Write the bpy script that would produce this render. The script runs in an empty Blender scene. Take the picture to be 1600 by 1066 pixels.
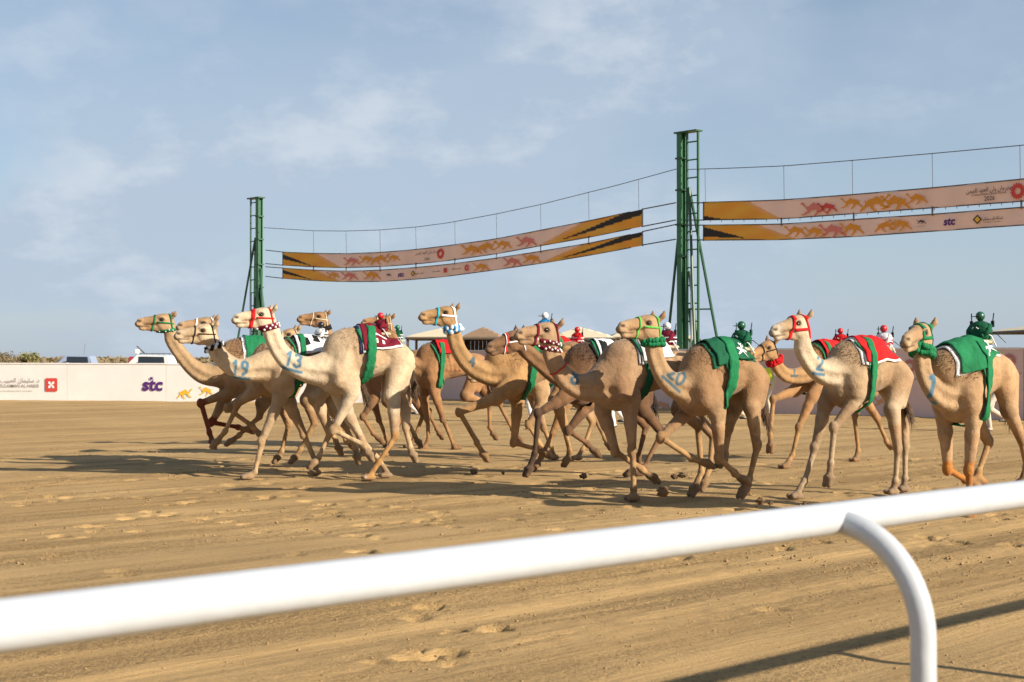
import bpy, bmesh, math, random, unicodedata
import numpy as np
from mathutils import Vector, Matrix
from mathutils.bvhtree import BVHTree

sc = bpy.context.scene
COL = sc.collection
R = math.radians
random.seed(7)
RNG = np.random.default_rng(11)

# ------------------------------------------------------------------ camera
F_PX = 1600 * 50.0 / 36.0
CAM_H = 1.75
HORIZON = 558.0
PITCH = math.atan((HORIZON - 533.0) / F_PX)
cam_data = bpy.data.cameras.new('camera')
cam_data.lens = 50.0
cam_data.sensor_width = 36.0
cam_data.clip_start = 0.1
cam_data.clip_end = 12000
cam_data.dof.use_dof = True
cam_data.dof.focus_distance = 19.5
cam_data.dof.aperture_fstop = 4.5
cam = bpy.data.objects.new('camera', cam_data)
COL.objects.link(cam)
cam.location = (0, 0, CAM_H)
cam.rotation_euler = (R(90) + PITCH, 0, 0)
sc.camera = cam

# ------------------------------------------------------------------ sky and sun
SUN_EL = R(25.0)
sun_h = Vector((0.87, -0.49)).normalized()
TO_SUN = Vector((sun_h.x * math.cos(SUN_EL), sun_h.y * math.cos(SUN_EL), math.sin(SUN_EL)))
world = bpy.data.worlds.new('World')
sc.world = world
world.use_nodes = True
wn = world.node_tree.nodes
wl = world.node_tree.links
wn.clear()
w_out = wn.new('ShaderNodeOutputWorld')
w_bg = wn.new('ShaderNodeBackground')
w_bg.inputs['Strength'].default_value = 0.071
w_sky = wn.new('ShaderNodeTexSky')
w_sky.sky_type = 'NISHITA'
w_sky.sun_disc = False
w_sky.sun_elevation = SUN_EL
w_sky.sun_rotation = math.atan2(sun_h.x, sun_h.y)
w_sky.altitude = 600
w_sky.air_density = 1.0
w_sky.dust_density = 1.2
w_sky.ozone_density = 2.0
w_tc = wn.new('ShaderNodeTexCoord')
w_sep = wn.new('ShaderNodeSeparateXYZ')
wl.new(w_tc.outputs['Generated'], w_sep.inputs[0])


def wmath(op, a, b=None, c=None):
    n = wn.new('ShaderNodeMath')
    n.operation = op
    for i, v in enumerate((a, b, c)):
        if v is None:
            continue
        if isinstance(v, (int, float)):
            n.inputs[i].default_value = v
        else:
            wl.new(v, n.inputs[i])
    return n.outputs[0]


zc = wmath('ADD', wmath('MAXIMUM', w_sep.outputs['Z'], 0.0), 0.42)
w_cmb = wn.new('ShaderNodeCombineXYZ')
wl.new(wmath('DIVIDE', w_sep.outputs['X'], zc), w_cmb.inputs[0])
wl.new(wmath('DIVIDE', w_sep.outputs['Y'], zc), w_cmb.inputs[1])
w_n1 = wn.new('ShaderNodeTexNoise')
w_n1.inputs['Scale'].default_value = 1.5
w_n1.inputs['Detail'].default_value = 9
w_n1.inputs['Roughness'].default_value = 0.55
w_n1.inputs['Distortion'].default_value = 0.5
w_map = wn.new('ShaderNodeMapping')
w_map.inputs['Location'].default_value = (3.7, 1.9, 0)
wl.new(w_cmb.outputs[0], w_map.inputs[0])
wl.new(w_map.outputs[0], w_n1.inputs['Vector'])
w_r1 = wn.new('ShaderNodeValToRGB')
w_r1.color_ramp.elements[0].position = 0.42
w_r1.color_ramp.elements[0].color = (0, 0, 0, 1)
w_r1.color_ramp.elements[1].position = 0.62
w_r1.color_ramp.elements[1].color = (1, 1, 1, 1)
wl.new(w_n1.outputs['Fac'], w_r1.inputs[0])
w_n2 = wn.new('ShaderNodeTexNoise')
w_n2.inputs['Scale'].default_value = 4.6
w_n2.inputs['Detail'].default_value = 7
w_n2.inputs['Roughness'].default_value = 0.6
wl.new(w_map.outputs[0], w_n2.inputs['Vector'])
w_r2 = wn.new('ShaderNodeValToRGB')
w_r2.color_ramp.elements[0].position = 0.50
w_r2.color_ramp.elements[0].color = (0, 0, 0, 1)
w_r2.color_ramp.elements[1].position = 0.64
w_r2.color_ramp.elements[1].color = (1, 1, 1, 1)
wl.new(w_n2.outputs['Fac'], w_r2.inputs[0])
w_mix = wn.new('ShaderNodeMixRGB')          # thin veil of haze and cloud
w_mix.inputs['Color2'].default_value = (3.85, 4.65, 5.7, 1)
haze = wmath('POWER', wmath('SUBTRACT', 1.0, wmath('MAXIMUM', w_sep.outputs['Z'], 0.0)), 4.0)
wl.new(wmath('MINIMUM', wmath('ADD', wmath('MULTIPLY', w_r1.outputs[0], 0.40), wmath('ADD', wmath('MULTIPLY', haze, 0.58), 0.18)), 0.95), w_mix.inputs[0])
wl.new(w_sky.outputs[0], w_mix.inputs['Color1'])
w_mix2 = wn.new('ShaderNodeMixRGB')         # brighter puffs inside the veil
w_mix2.inputs['Color2'].default_value = (6.1, 6.5, 7.0, 1)
wl.new(wmath('MULTIPLY', wmath('MULTIPLY', w_r1.outputs[0], w_r2.outputs[0]), 0.5), w_mix2.inputs[0])
wl.new(w_mix.outputs[0], w_mix2.inputs['Color1'])
wl.new(w_mix2.outputs[0], w_bg.inputs['Color'])
wl.new(w_bg.outputs[0], w_out.inputs['Surface'])

sun_data = bpy.data.lights.new('sun', 'SUN')
sun_data.energy = 5.0
sun_data.angle = R(0.53)
sun_data.color = (1.0, 0.885, 0.73)
sun = bpy.data.objects.new('sun', sun_data)
COL.objects.link(sun)
sun.rotation_euler = TO_SUN.to_track_quat('Z', 'Y').to_euler()
sun.location = TO_SUN * 60
sc.view_settings.view_transform = 'Standard'
sc.view_settings.look = 'None'
sc.view_settings.exposure = 0.8
sc.view_settings.gamma = 1.0
sc.view_settings.use_curve_mapping = False

# ------------------------------------------------------------------ geometry of the view
CAM = np.array([0, 0, CAM_H])


def ray(px, py):
    u = (px - 800.0) / F_PX
    v = (533.0 - py) / F_PX
    return np.array([u, math.cos(PITCH) - v * math.sin(PITCH), math.sin(PITCH) + v * math.cos(PITCH)])


def ground(px, py, z=0.0):
    d = ray(px, py)
    return CAM + d * ((z - CAM_H) / d[2])


def on_plane(px, py, p0, nrm):
    d = ray(px, py)
    return CAM + d * (np.dot(p0 - CAM, nrm) / np.dot(d, nrm))


# ------------------------------------------------------------------ materials
def mat(name, color=(0.5, 0.5, 0.5), rough=0.6, metal=0.0, noise=0.0, nscale=6.0, bump=0.0, bscale=40.0,
        attr=None, coat=0.0, spec=0.5, trans=0.0):
    m = bpy.data.materials.new(name)
    m.use_nodes = True
    nt = m.node_tree
    b = nt.nodes['Principled BSDF']
    b.inputs['Base Color'].default_value = (*color, 1)
    b.inputs['Roughness'].default_value = rough
    b.inputs['Metallic'].default_value = metal
    b.inputs['Coat Weight'].default_value = coat
    b.inputs['Specular IOR Level'].default_value = spec
    tc = nt.nodes.new('ShaderNodeTexCoord')
    src = None
    if attr:
        a = nt.nodes.new('ShaderNodeAttribute')
        a.attribute_name = attr
        src = a.outputs['Color']
    if noise > 0:
        n = nt.nodes.new('ShaderNodeTexNoise')
        n.inputs['Scale'].default_value = nscale
        n.inputs['Detail'].default_value = 6
        n.inputs['Roughness'].default_value = 0.65
        nt.links.new(tc.outputs['Object'], n.inputs['Vector'])
        mr = nt.nodes.new('ShaderNodeMapRange')
        mr.inputs['From Min'].default_value = 0.25
        mr.inputs['From Max'].default_value = 0.75
        mr.inputs['To Min'].default_value = 1 - noise
        mr.inputs['To Max'].default_value = 1 + noise
        nt.links.new(n.outputs['Fac'], mr.inputs['Value'])
        mx = nt.nodes.new('ShaderNodeVectorMath')
        mx.operation = 'SCALE'
        if src is not None:
            nt.links.new(src, mx.inputs[0])
        else:
            mx.inputs[0].default_value = color
        nt.links.new(mr.outputs[0], mx.inputs['Scale'])
        src = mx.outputs[0]
    if src is not None:
        nt.links.new(src, b.inputs['Base Color'])
    if bump > 0:
        n2 = nt.nodes.new('ShaderNodeTexNoise')
        n2.inputs['Scale'].default_value = bscale
        n2.inputs['Detail'].default_value = 4
        nt.links.new(tc.outputs['Object'], n2.inputs['Vector'])
        bp = nt.nodes.new('ShaderNodeBump')
        bp.inputs['Strength'].default_value = bump
        bp.inputs['Distance'].default_value = 0.02
        nt.links.new(n2.outputs['Fac'], bp.inputs['Height'])
        nt.links.new(bp.outputs[0], b.inputs['Normal'])
    return m


MATS = {}


def M(name, *a, **k):
    if name not in MATS:
        MATS[name] = mat(name, *a, **k)
    return MATS[name]


# ------------------------------------------------------------------ object helpers
def tag(o, label=None, cat=None, group=None, kind=None):
    if label:
        o['label'] = label
    if cat:
        o['category'] = cat
    if group:
        o['group'] = group
    if kind:
        o['kind'] = kind
    return o


def empty(name, loc=(0, 0, 0), rz=0.0):
    o = bpy.data.objects.new(name, None)
    COL.objects.link(o)
    o.location = loc
    o.rotation_euler = (0, 0, rz)
    o.empty_display_size = 0.2
    return o


def mesh_obj(name, verts, faces, m, parent=None, smooth=True):
    me = bpy.data.meshes.new(name)
    me.from_pydata([tuple(v) for v in verts], [], [tuple(f) for f in faces])
    me.materials.append(m)
    if smooth:
        me.shade_smooth()
    me.update()
    o = bpy.data.objects.new(name, me)
    COL.objects.link(o)
    if parent is not None:
        o.parent = parent
    return o


def np_mesh(name, V, Q, m, parent=None, colors=None, extra=None):
    me = bpy.data.meshes.new(name)
    n, f = len(V), len(Q)
    k = Q.shape[1]
    me.vertices.add(n)
    me.vertices.foreach_set('co', np.ascontiguousarray(V, dtype=np.float32).ravel())
    me.loops.add(f * k)
    me.loops.foreach_set('vertex_index', np.ascontiguousarray(Q, dtype=np.int32).ravel())
    me.polygons.add(f)
    me.polygons.foreach_set('loop_start', np.arange(0, f * k, k, dtype=np.int32))
    me.update(calc_edges=True)
    me.shade_smooth()
    if colors is not None:
        ca = me.color_attributes.new('coat', 'FLOAT_COLOR', 'POINT')
        ca.data.foreach_set('color', np.ascontiguousarray(colors, dtype=np.float32).ravel())
    me.materials.append(m)
    me.validate()
    o = bpy.data.objects.new(name, me)
    COL.objects.link(o)
    if parent is not None:
        o.parent = parent
    return o


class MB:
    """collects simple solids and links them as one mesh object"""

    def __init__(s):
        s.v = []
        s.f = []

    def add(s, verts, faces):
        b = len(s.v)
        s.v += [tuple(map(float, q)) for q in verts]
        s.f += [tuple(b + i for i in q) for q in faces]
        return s

    def box(s, lo, hi, rot=None, at=None):
        x0, y0, z0 = lo
        x1, y1, z1 = hi
        vs = [(x0, y0, z0), (x1, y0, z0), (x1, y1, z0), (x0, y1, z0), (x0, y0, z1), (x1, y0, z1), (x1, y1, z1), (x0, y1, z1)]
        if rot is not None:
            vs = [tuple(rot @ Vector(q)) for q in vs]
        if at is not None:
            vs = [(q[0] + at[0], q[1] + at[1], q[2] + at[2]) for q in vs]
        return s.add(vs, [(3, 2, 1, 0), (4, 5, 6, 7), (0, 1, 5, 4), (1, 2, 6, 5), (2, 3, 7, 6), (3, 0, 4, 7)])

    def tube(s, pts, rad, n=8, cap=True):
        pts = [Vector(p) for p in pts]
        k = len(pts)
        rads = rad if isinstance(rad, (list, tuple)) else [rad] * k
        vs, fs = [], []
        up = Vector((0, 0, 1))
        prev = None
        for i, p in enumerate(pts):
            t = (pts[min(i + 1, k - 1)] - pts[max(i - 1, 0)]).normalized()
            if prev is None:
                a = t.cross(up)
                if a.length < 1e-3:
                    a = t.cross(Vector((1, 0, 0)))
                a.normalize()
            else:
                a = (prev - t * prev.dot(t)).normalized()
            prev = a
            b = t.cross(a)
            for j in range(n):
                an = 2 * math.pi * j / n
                vs.append(p + (a * math.cos(an) + b * math.sin(an)) * rads[i])
        for i in range(k - 1):
            for j in range(n):
                j2 = (j + 1) % n
                fs.append((i * n + j, i * n + j2, (i + 1) * n + j2, (i + 1) * n + j))
        if cap:
            fs.append(tuple(reversed(range(n))))
            fs.append(tuple(range((k - 1) * n, k * n)))
        return s.add(vs, fs)

    def ball(s, c, r, n=10, m=6, rot=None):
        rx, ry, rz = r if isinstance(r, (list, tuple)) else (r, r, r)
        vs = [(0, 0, rz)]
        for i in range(1, m):
            ph = math.pi * i / m
            for j in range(n):
                th = 2 * math.pi * j / n
                vs.append((rx * math.sin(ph) * math.cos(th), ry * math.sin(ph) * math.sin(th), rz * math.cos(ph)))
        vs.append((0, 0, -rz))
        fs = [(0, 1 + j, 1 + (j + 1) % n) for j in range(n)]
        for i in range(m - 2):
            for j in range(n):
                a = 1 + i * n + j
                b = 1 + i * n + (j + 1) % n
                fs.append((a, a + n, b + n, b))
        last = len(vs) - 1
        o = 1 + (m - 2) * n
        fs += [(last, o + (j + 1) % n, o + j) for j in range(n)]
        if rot is not None:
            vs = [tuple(rot @ Vector(q)) for q in vs]
        return s.add([(q[0] + c[0], q[1] + c[1], q[2] + c[2]) for q in vs], fs)

    def build(s, name, m, parent=None, smooth=False, bevel=0.0):
        o = mesh_obj(name, s.v, s.f, m, parent, smooth)
        if bevel > 0:
            md = o.modifiers.new('bevel', 'BEVEL')
            md.width = bevel
            md.segments = 2
            md.limit_method = 'ANGLE'
        return o


def vnoise(x, y, seed=0):
    """smooth value noise on numpy arrays"""
    xi = np.floor(x).astype(np.int64)
    yi = np.floor(y).astype(np.int64)
    xf = x - xi
    yf = y - yi
    u = xf * xf * (3 - 2 * xf)
    v = yf * yf * (3 - 2 * yf)

    def h(a, b):
        n = (a * 374761393 + b * 668265263 + seed * 1442695041) & 0xffffffff
        n = ((n ^ (n >> 13)) * 1274126177) & 0xffffffff
        return ((n ^ (n >> 16)) & 0xffff) / 65535.0
    return (h(xi, yi) * (1 - u) + h(xi + 1, yi) * u) * (1 - v) + (h(xi, yi + 1) * (1 - u) + h(xi + 1, yi + 1) * u) * v


# ------------------------------------------------------------------ smooth implicit bodies
class Field:
    def __init__(s, lo, hi, h):
        s.h = h
        s.lo = np.array(lo, float)
        n = np.ceil((np.array(hi) - s.lo) / h).astype(int) + 1
        s.n = n
        s.ax = [s.lo[i] + h * np.arange(n[i]) for i in range(3)]
        s.d = np.full(n, 1.0, np.float32)

    def _region(s, lo, hi):
        i0 = np.clip(np.floor((lo - s.lo) / s.h).astype(int), 0, s.n - 1)
        i1 = np.clip(np.ceil((hi - s.lo) / s.h).astype(int) + 1, 1, s.n)
        return tuple(slice(a, max(b, a + 1)) for a, b in zip(i0, i1))

    def _blend(s, sl, b, k, sub):
        a = s.d[sl]
        if sub:
            b = -b
            hh = np.maximum(k - np.abs(a - b), 0) / k
            s.d[sl] = np.maximum(a, b) + hh * hh * k * 0.25
        else:
            hh = np.maximum(k - np.abs(a - b), 0) / k
            s.d[sl] = np.minimum(a, b) - hh * hh * k * 0.25

    def cone(s, a, b, ra, rb, k=0.05, ky=1.0, sub=False):
        a = np.array(a, float)
        b = np.array(b, float)
        mr = max(ra, rb) + k + 3 * s.h
        sl = s._region(np.minimum(a, b) - mr, np.maximum(a, b) + mr)
        X = s.ax[0][sl[0]][:, None, None]
        Y = s.ax[1][sl[1]][None, :, None]
        Z = s.ax[2][sl[2]][None, None, :]
        ba = b - a
        l2 = float(ba @ ba) + 1e-9
        t = np.clip(((X - a[0]) * ba[0] + (Y - a[1]) * ba[1] + (Z - a[2]) * ba[2]) / l2, 0, 1)
        d = np.sqrt((X - a[0] - ba[0] * t) ** 2 + ((Y - a[1] - ba[1] * t) * ky) ** 2 + (Z - a[2] - ba[2] * t) ** 2) - (ra + (rb - ra) * t)
        s._blend(sl, d, k, sub)

    def ell(s, c, r, k=0.05, axes=None, sub=False):
        c = np.array(c, float)
        r = np.array(r, float)
        mr = r.max() + k + 3 * s.h
        sl = s._region(c - mr, c + mr)
        P = np.stack(np.meshgrid(s.ax[0][sl[0]] - c[0], s.ax[1][sl[1]] - c[1], s.ax[2][sl[2]] - c[2], indexing='ij'), -1)
        if axes is not None:
            P = P @ np.array(axes).T
        k0 = np.sqrt(((P / r) ** 2).sum(-1))
        k1 = np.sqrt(((P / (r * r)) ** 2).sum(-1)) + 1e-9
        s._blend(sl, k0 * (k0 - 1) / k1, k, sub)

    def mesh(s):
        d = s.d
        neg = d < 0
        cnt = np.zeros(np.array(d.shape) - 1, np.int8)
        for i in (0, 1):
            for j in (0, 1):
                for k in (0, 1):
                    cnt += neg[i:d.shape[0] - 1 + i, j:d.shape[1] - 1 + j, k:d.shape[2] - 1 + k]
        act = np.argwhere((cnt > 0) & (cnt < 8))
        idx = np.full(cnt.shape, -1, np.int32)
        idx[act[:, 0], act[:, 1], act[:, 2]] = np.arange(len(act))
        corners = [(i, j, k) for i in (0, 1) for j in (0, 1) for k in (0, 1)]
        vals = {c: d[act[:, 0] + c[0], act[:, 1] + c[1], act[:, 2] + c[2]] for c in corners}
        P = np.zeros((len(act), 3))
        C = np.zeros(len(act))
        for a in corners:
            for ax in range(3):
                if a[ax] == 0:
                    b = list(a)
                    b[ax] = 1
                    b = tuple(b)
                    da, db = vals[a], vals[b]
                    m = (da < 0) != (db < 0)
                    t = np.where(m, da / np.where(m, da - db, 1), 0)
                    q = np.tile(np.array(a, float), (len(act), 1))
                    q[:, ax] = t
                    P[m] += q[m]
                    C[m] += 1
        V = s.lo + (act + P / C[:, None]) * s.h
        faces = []
        for ax in range(3):
            b, c = [(1, 2), (2, 0), (0, 1)][ax]
            sl0 = [slice(1, -1)] * 3
            sl1 = [slice(1, -1)] * 3
            sl0[ax] = slice(0, -1)
            sl1[ax] = slice(1, None)
            n0 = neg[tuple(sl0)]
            n1 = neg[tuple(sl1)]
            e = np.argwhere(n0 != n1)
            flip = n1[e[:, 0], e[:, 1], e[:, 2]]
            off = np.ones(3, int)
            off[ax] = 0
            e = e + off

            def cell(db, dc):
                q = e.copy()
                q[:, b] -= db
                q[:, c] -= dc
                return idx[q[:, 0], q[:, 1], q[:, 2]]
            quad = np.stack([cell(1, 1), cell(0, 1), cell(0, 0), cell(1, 0)], 1)
            quad[flip] = quad[flip][:, ::-1]
            faces.append(quad)
        F = np.concatenate(faces)
        F = F[(F >= 0).all(1)]
        return V, F
# ------------------------------------------------------------------ the sand track
GA = R(47.0)                                        # harrow lines run along the rail
g_t = np.array([math.sin(GA), math.cos(GA)])
g_w = np.array([math.cos(GA), -math.sin(GA)])


def axis(parts):
    out = []
    for a, b, st in parts:
        out.append(np.arange(a, b, st))
    out.append([parts[-1][1]])
    return np.concatenate(out)


def geo(a, b, n):
    return np.geomspace(a, b, n)


gx = np.concatenate([-geo(4000, 30, 26), axis([(-28, -14, .4), (-14, -6, .09), (-6, 7, .045), (7, 15, .09), (15, 30, .4)]), geo(32, 4000, 26)])
gy = np.concatenate([-geo(2000, 6, 18), axis([(-4, 4, .5), (4, 6, .12), (6, 11, .033), (11, 18, .05), (18, 27, .09), (27, 60, .35)]), geo(62, 6000, 30)])
GX, GY = np.meshgrid(gx, gy, indexing='ij')
W_ = GX * g_w[0] + GY * g_w[1]
A_ = GX * g_t[0] + GY * g_t[1]
GZ = (vnoise(W_ * .9, A_ * .05, 1) - .5) * .045 + (vnoise(W_ * 3.1 + 9, A_ * .10, 2) - .5) * .028
rough_band = np.clip((vnoise(W_ * 1.4 + 40, A_ * .07, 21) - .42) * 5, 0, 1)
GZ += rough_band * (vnoise(GX * 13, GY * 13, 3) - .5) * .012
GZ += (vnoise(GX * 5, GY * 5, 4) - .5) * .006 * (.4 + rough_band)
GZ += rough_band * (vnoise(W_ * 9 + 3, A_ * 1.2, 5) - .5) * .012
# smooth wheel lane seen below the rail
lane0 = (ground(1100, 922) + ground(1600, 818)) / 2
lw = (lane0[:2] @ g_w)
lane = np.exp(-((W_ - lw) / .16) ** 4)
GZ = GZ * (1 - lane * .85) - lane * .018
fade = np.clip((75 - np.hypot(GX, GY)) / 25, 0, 1)
GZ *= fade
# low drift of sand at the foot of the far wall
GZ += np.clip((GY - 50) / 6, 0, 1) * fade * .05 * vnoise(GX * .25, GY * .1, 8)


def dent(cx, cy, rx, ry, ang, depth):
    r = max(rx, ry) * 2.6
    i0, i1 = np.searchsorted(gx, [cx - r, cx + r])
    j0, j1 = np.searchsorted(gy, [cy - r, cy + r])
    if i1 - i0 < 2 or j1 - j0 < 2:
        return
    X = GX[i0:i1, j0:j1] - cx
    Y = GY[i0:i1, j0:j1] - cy
    u = (X * math.cos(ang) + Y * math.sin(ang)) / rx
    v = (-X * math.sin(ang) + Y * math.cos(ang)) / ry
    q = np.sqrt(u * u + v * v)
    GZ[i0:i1, j0:j1] += -depth * np.exp(-(q ** 4)) + depth * .16 * np.exp(-((q - 1.4) / .3) ** 2)


for (px_, py_) in [(671, 951), (775, 984), (693, 1022), (650, 1030), (571, 820), (562, 862), (517, 805), (508, 790), (558, 838), (92, 838), (140, 823), (235, 801), (385, 799),
                   (50, 785), (170, 778), (1500, 850), (1580, 856), (700, 812), (665, 812), (690, 818), (475, 765), (300, 786), (262, 806), (1450, 842)]:
    p = ground(px_, py_)
    dent(p[0], p[1], .11, .08, random.uniform(0, 3), .10)
    for q in range(2):
        dent(p[0] + random.uniform(-.3, .3), p[1] + random.uniform(-.3, .3), .06, .05, random.uniform(0, 3), .05)
for i in range(420):                                # trampled ground under and behind the field
    cx = random.uniform(-7, 13)
    cy = 19.5 + cx * .15 + random.gauss(0, 4.2)
    dent(cx, cy, random.uniform(.08, .13), random.uniform(.06, .09), random.uniform(0, 3), random.uniform(.035, .085))
nI, nJ = len(gx), len(gy)
ids = np.arange(nI * nJ).reshape(nI, nJ)
GQ = np.stack([ids[:-1, :-1], ids[1:, :-1], ids[1:, 1:], ids[:-1, 1:]], -1).reshape(-1, 4)

sand = mat('sand', rough=0.95, spec=0.15)


def _sand_nodes():
    nt = sand.node_tree
    b = nt.nodes['Principled BSDF']
    L = nt.links.new
    tc = nt.nodes.new('ShaderNodeTexCoord')
    mp = nt.nodes.new('ShaderNodeMapping')
    mp.inputs['Rotation'].default_value = (0, 0, GA - R(90))   # x along the harrow lines
    L(tc.outputs['Object'], mp.inputs[0])
    st = nt.nodes.new('ShaderNodeMapping')
    st.inputs['Scale'].default_value = (.06, 1, 1)
    L(mp.outputs[0], st.inputs[0])

    def noise(vec, scale, detail=5, rough=.6):
        n = nt.nodes.new('ShaderNodeTexNoise')
        n.inputs['Scale'].default_value = scale
        n.inputs['Detail'].default_value = detail
        n.inputs['Roughness'].default_value = rough
        L(vec, n.inputs['Vector'])
        return n.outputs['Fac']

    def mr(v, lo, hi, f0=.3, f1=.7):
        n = nt.nodes.new('ShaderNodeMapRange')
        n.inputs['From Min'].default_value = f0
        n.inputs['From Max'].default_value = f1
        n.inputs['To Min'].default_value = lo
        n.inputs['To Max'].default_value = hi
        L(v, n.inputs['Value'])
        return n.outputs[0]

    def mul(x, y):
        n = nt.nodes.new('ShaderNodeMath')
        n.operation = 'MULTIPLY'
        L(x, n.inputs[0])
        L(y, n.inputs[1])
        return n.outputs[0]
    streak = mr(noise(st.outputs[0], 1.1, 6), .87, 1.10)
    streak2 = mr(noise(st.outputs[0], 6.0, 4), .90, 1.09)
    blot = mr(noise(tc.outputs['Object'], .35, 6), .87, 1.12)
    # loose, pitted bands between smooth dragged ones
    loose = mr(noise(st.outputs[0], 1.7, 3), 0.12, 1.0, .42, .58)
    pits = noise(tc.outputs['Object'], 26, 4, .75)
    fine = noise(tc.outputs['Object'], 95, 3, .8)
    grain = mr(pits, .62, 1.12, .34, .54)
    gmix = nt.nodes.new('ShaderNodeMix')
    gmix.inputs['A'].default_value = 1.0
    L(loose, gmix.inputs['Factor'])
    L(grain, gmix.inputs['B'])
    grain2 = mr(fine, .78, 1.2)
    fac = mul(mul(mul(streak, streak2), blot), mul(gmix.outputs[0], grain2))
    hue = nt.nodes.new('ShaderNodeMixRGB')
    hue.inputs[1].default_value = (.445, .300, .138, 1)
    hue.inputs[2].default_value = (.385, .250, .108, 1)
    L(mr(noise(st.outputs[0], .5, 4), 0, 1, .35, .65), hue.inputs[0])
    s1 = nt.nodes.new('ShaderNodeVectorMath')
    s1.operation = 'SCALE'
    L(hue.outputs[0], s1.inputs[0])
    L(fac, s1.inputs['Scale'])
    L(s1.outputs[0], b.inputs['Base Color'])
    b0 = nt.nodes.new('ShaderNodeBump')
    b0.inputs['Strength'].default_value = .8
    b0.inputs['Distance'].default_value = .012
    L(fine, b0.inputs['Height'])
    b1 = nt.nodes.new('ShaderNodeBump')
    b1.inputs['Distance'].default_value = .045
    L(loose, b1.inputs['Strength'])
    L(pits, b1.inputs['Height'])
    L(b0.outputs[0], b1.inputs['Normal'])
    b2 = nt.nodes.new('ShaderNodeBump')
    b2.inputs['Strength'].default_value = .4
    b2.inputs['Distance'].default_value = .05
    L(noise(st.outputs[0], 13, 5, .6), b2.inputs['Height'])
    L(b1.outputs[0], b2.inputs['Normal'])
    L(b2.outputs[0], b.inputs['Normal'])


_sand_nodes()
ground_o = np_mesh('ground', np.stack([GX.ravel(), GY.ravel(), GZ.ravel()], 1), GQ, sand)
tag(ground_o, kind='structure')

# crumbs of loose sand lying in the rough bands and round the footprints
NC = 11000
cx_ = np.concatenate([RNG.uniform(-5, 7, NC // 2), RNG.uniform(-9, 12, NC - NC // 2)])
cy_ = np.concatenate([RNG.uniform(5.6, 12.5, NC // 2), RNG.uniform(12, 27, NC - NC // 2)])
cw_ = cx_ * g_w[0] + cy_ * g_w[1]
ca_ = cx_ * g_t[0] + cy_ * g_t[1]
keep = (vnoise(cw_ * 1.4 + 40, ca_ * .07, 21) - .40 + .5 * (vnoise(cx_ * 1.3, cy_ * 1.3, 44) - .5)) > RNG.uniform(-.05, .2, NC)
cx_, cy_ = cx_[keep], cy_[keep]
ii = np.clip(np.searchsorted(gx, cx_), 1, nI - 1)
jj = np.clip(np.searchsorted(gy, cy_), 1, nJ - 1)
cs_ = (.003 + .009 * RNG.random(len(cx_)) ** 3) * np.where(cy_ > 12, 1.7, 1.0)
oct_ = np.array([(1, 0, 0), (-1, 0, 0), (0, 1, 0), (0, -1, 0), (0, 0, .8), (0, 0, -.8)])
CV = oct_[None] * RNG.uniform(.6, 1.4, (len(cx_), 6, 1)) * cs_[:, None, None] + np.stack([cx_, cy_, GZ[ii, jj] + cs_ * .3], 1)[:, None, :]
CF = np.array([(0, 2, 4), (2, 1, 4), (1, 3, 4), (3, 0, 4), (2, 0, 5), (1, 2, 5), (3, 1, 5), (0, 3, 5)])
CQ = (CF[None] + 6 * np.arange(len(cx_))[:, None, None]).reshape(-1, 3)
crumb_o = np_mesh('sand_crumbs', CV.reshape(-1, 3), CQ, M('crumb', (.30, .19, .088), rough=1.0, noise=.3, nscale=3))
tag(crumb_o, 'small crumbs of loose sand scattered over the track', 'sand', kind='stuff')

# ------------------------------------------------------------------ printed lettering and marks
JOIN_NONE = 'اأإآدذرزوؤة'
FORMS = {}
for cp in range(0xFE70, 0xFEFD):
    dcm = unicodedata.decomposition(chr(cp)).split()
    if len(dcm) == 2:
        FORMS[(chr(int(dcm[1], 16)), dcm[0].strip('<>'))] = chr(cp)


def arabic(txt):
    out = []
    for w in txt.split(' '):
        res = []
        for i, ch in enumerate(w):
            prev = i > 0 and w[i - 1] not in JOIN_NONE and (ch, 'final') in FORMS
            nxt = i < len(w) - 1 and ch not in JOIN_NONE and (w[i + 1], 'final') in FORMS
            form = 'medial' if prev and nxt else 'final' if prev else 'initial' if nxt else 'isolated'
            res.append(FORMS.get((ch, form), ch))
        out.append(''.join(reversed(res)))
    return ' '.join(reversed(out))


def text_tris(txt, bold=0.0, shear=0.0, space=1.0):
    cu = bpy.data.curves.new('tmp', 'FONT')
    cu.body = txt
    cu.align_x = 'CENTER'
    cu.offset = bold
    cu.shear = shear
    cu.space_character = space
    cu.resolution_u = 3
    o = bpy.data.objects.new('tmp', cu)
    COL.objects.link(o)
    dg = bpy.context.evaluated_depsgraph_get()
    me = o.evaluated_get(dg).to_mesh()
    v = [(q.co.x, q.co.y) for q in me.vertices]
    f = [tuple(p.vertices) for p in me.polygons]
    o.evaluated_get(dg).to_mesh_clear()
    bpy.data.objects.remove(o)
    bpy.data.curves.remove(cu)
    return v, f


def ring_tris(n=24, r0=.6, r1=1.0, wob=0.0):
    v, f = [], []
    for i in range(n):
        a = 2 * math.pi * i / n
        k = 1 + (wob if i % 2 else -wob)
        v += [(r0 * math.cos(a), r0 * math.sin(a)), (r1 * k * math.cos(a), r1 * k * math.sin(a))]
    for i in range(n):
        j = (i + 1) % n
        f.append((2 * i, 2 * i + 1, 2 * j + 1, 2 * j))
    return v, f


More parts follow.
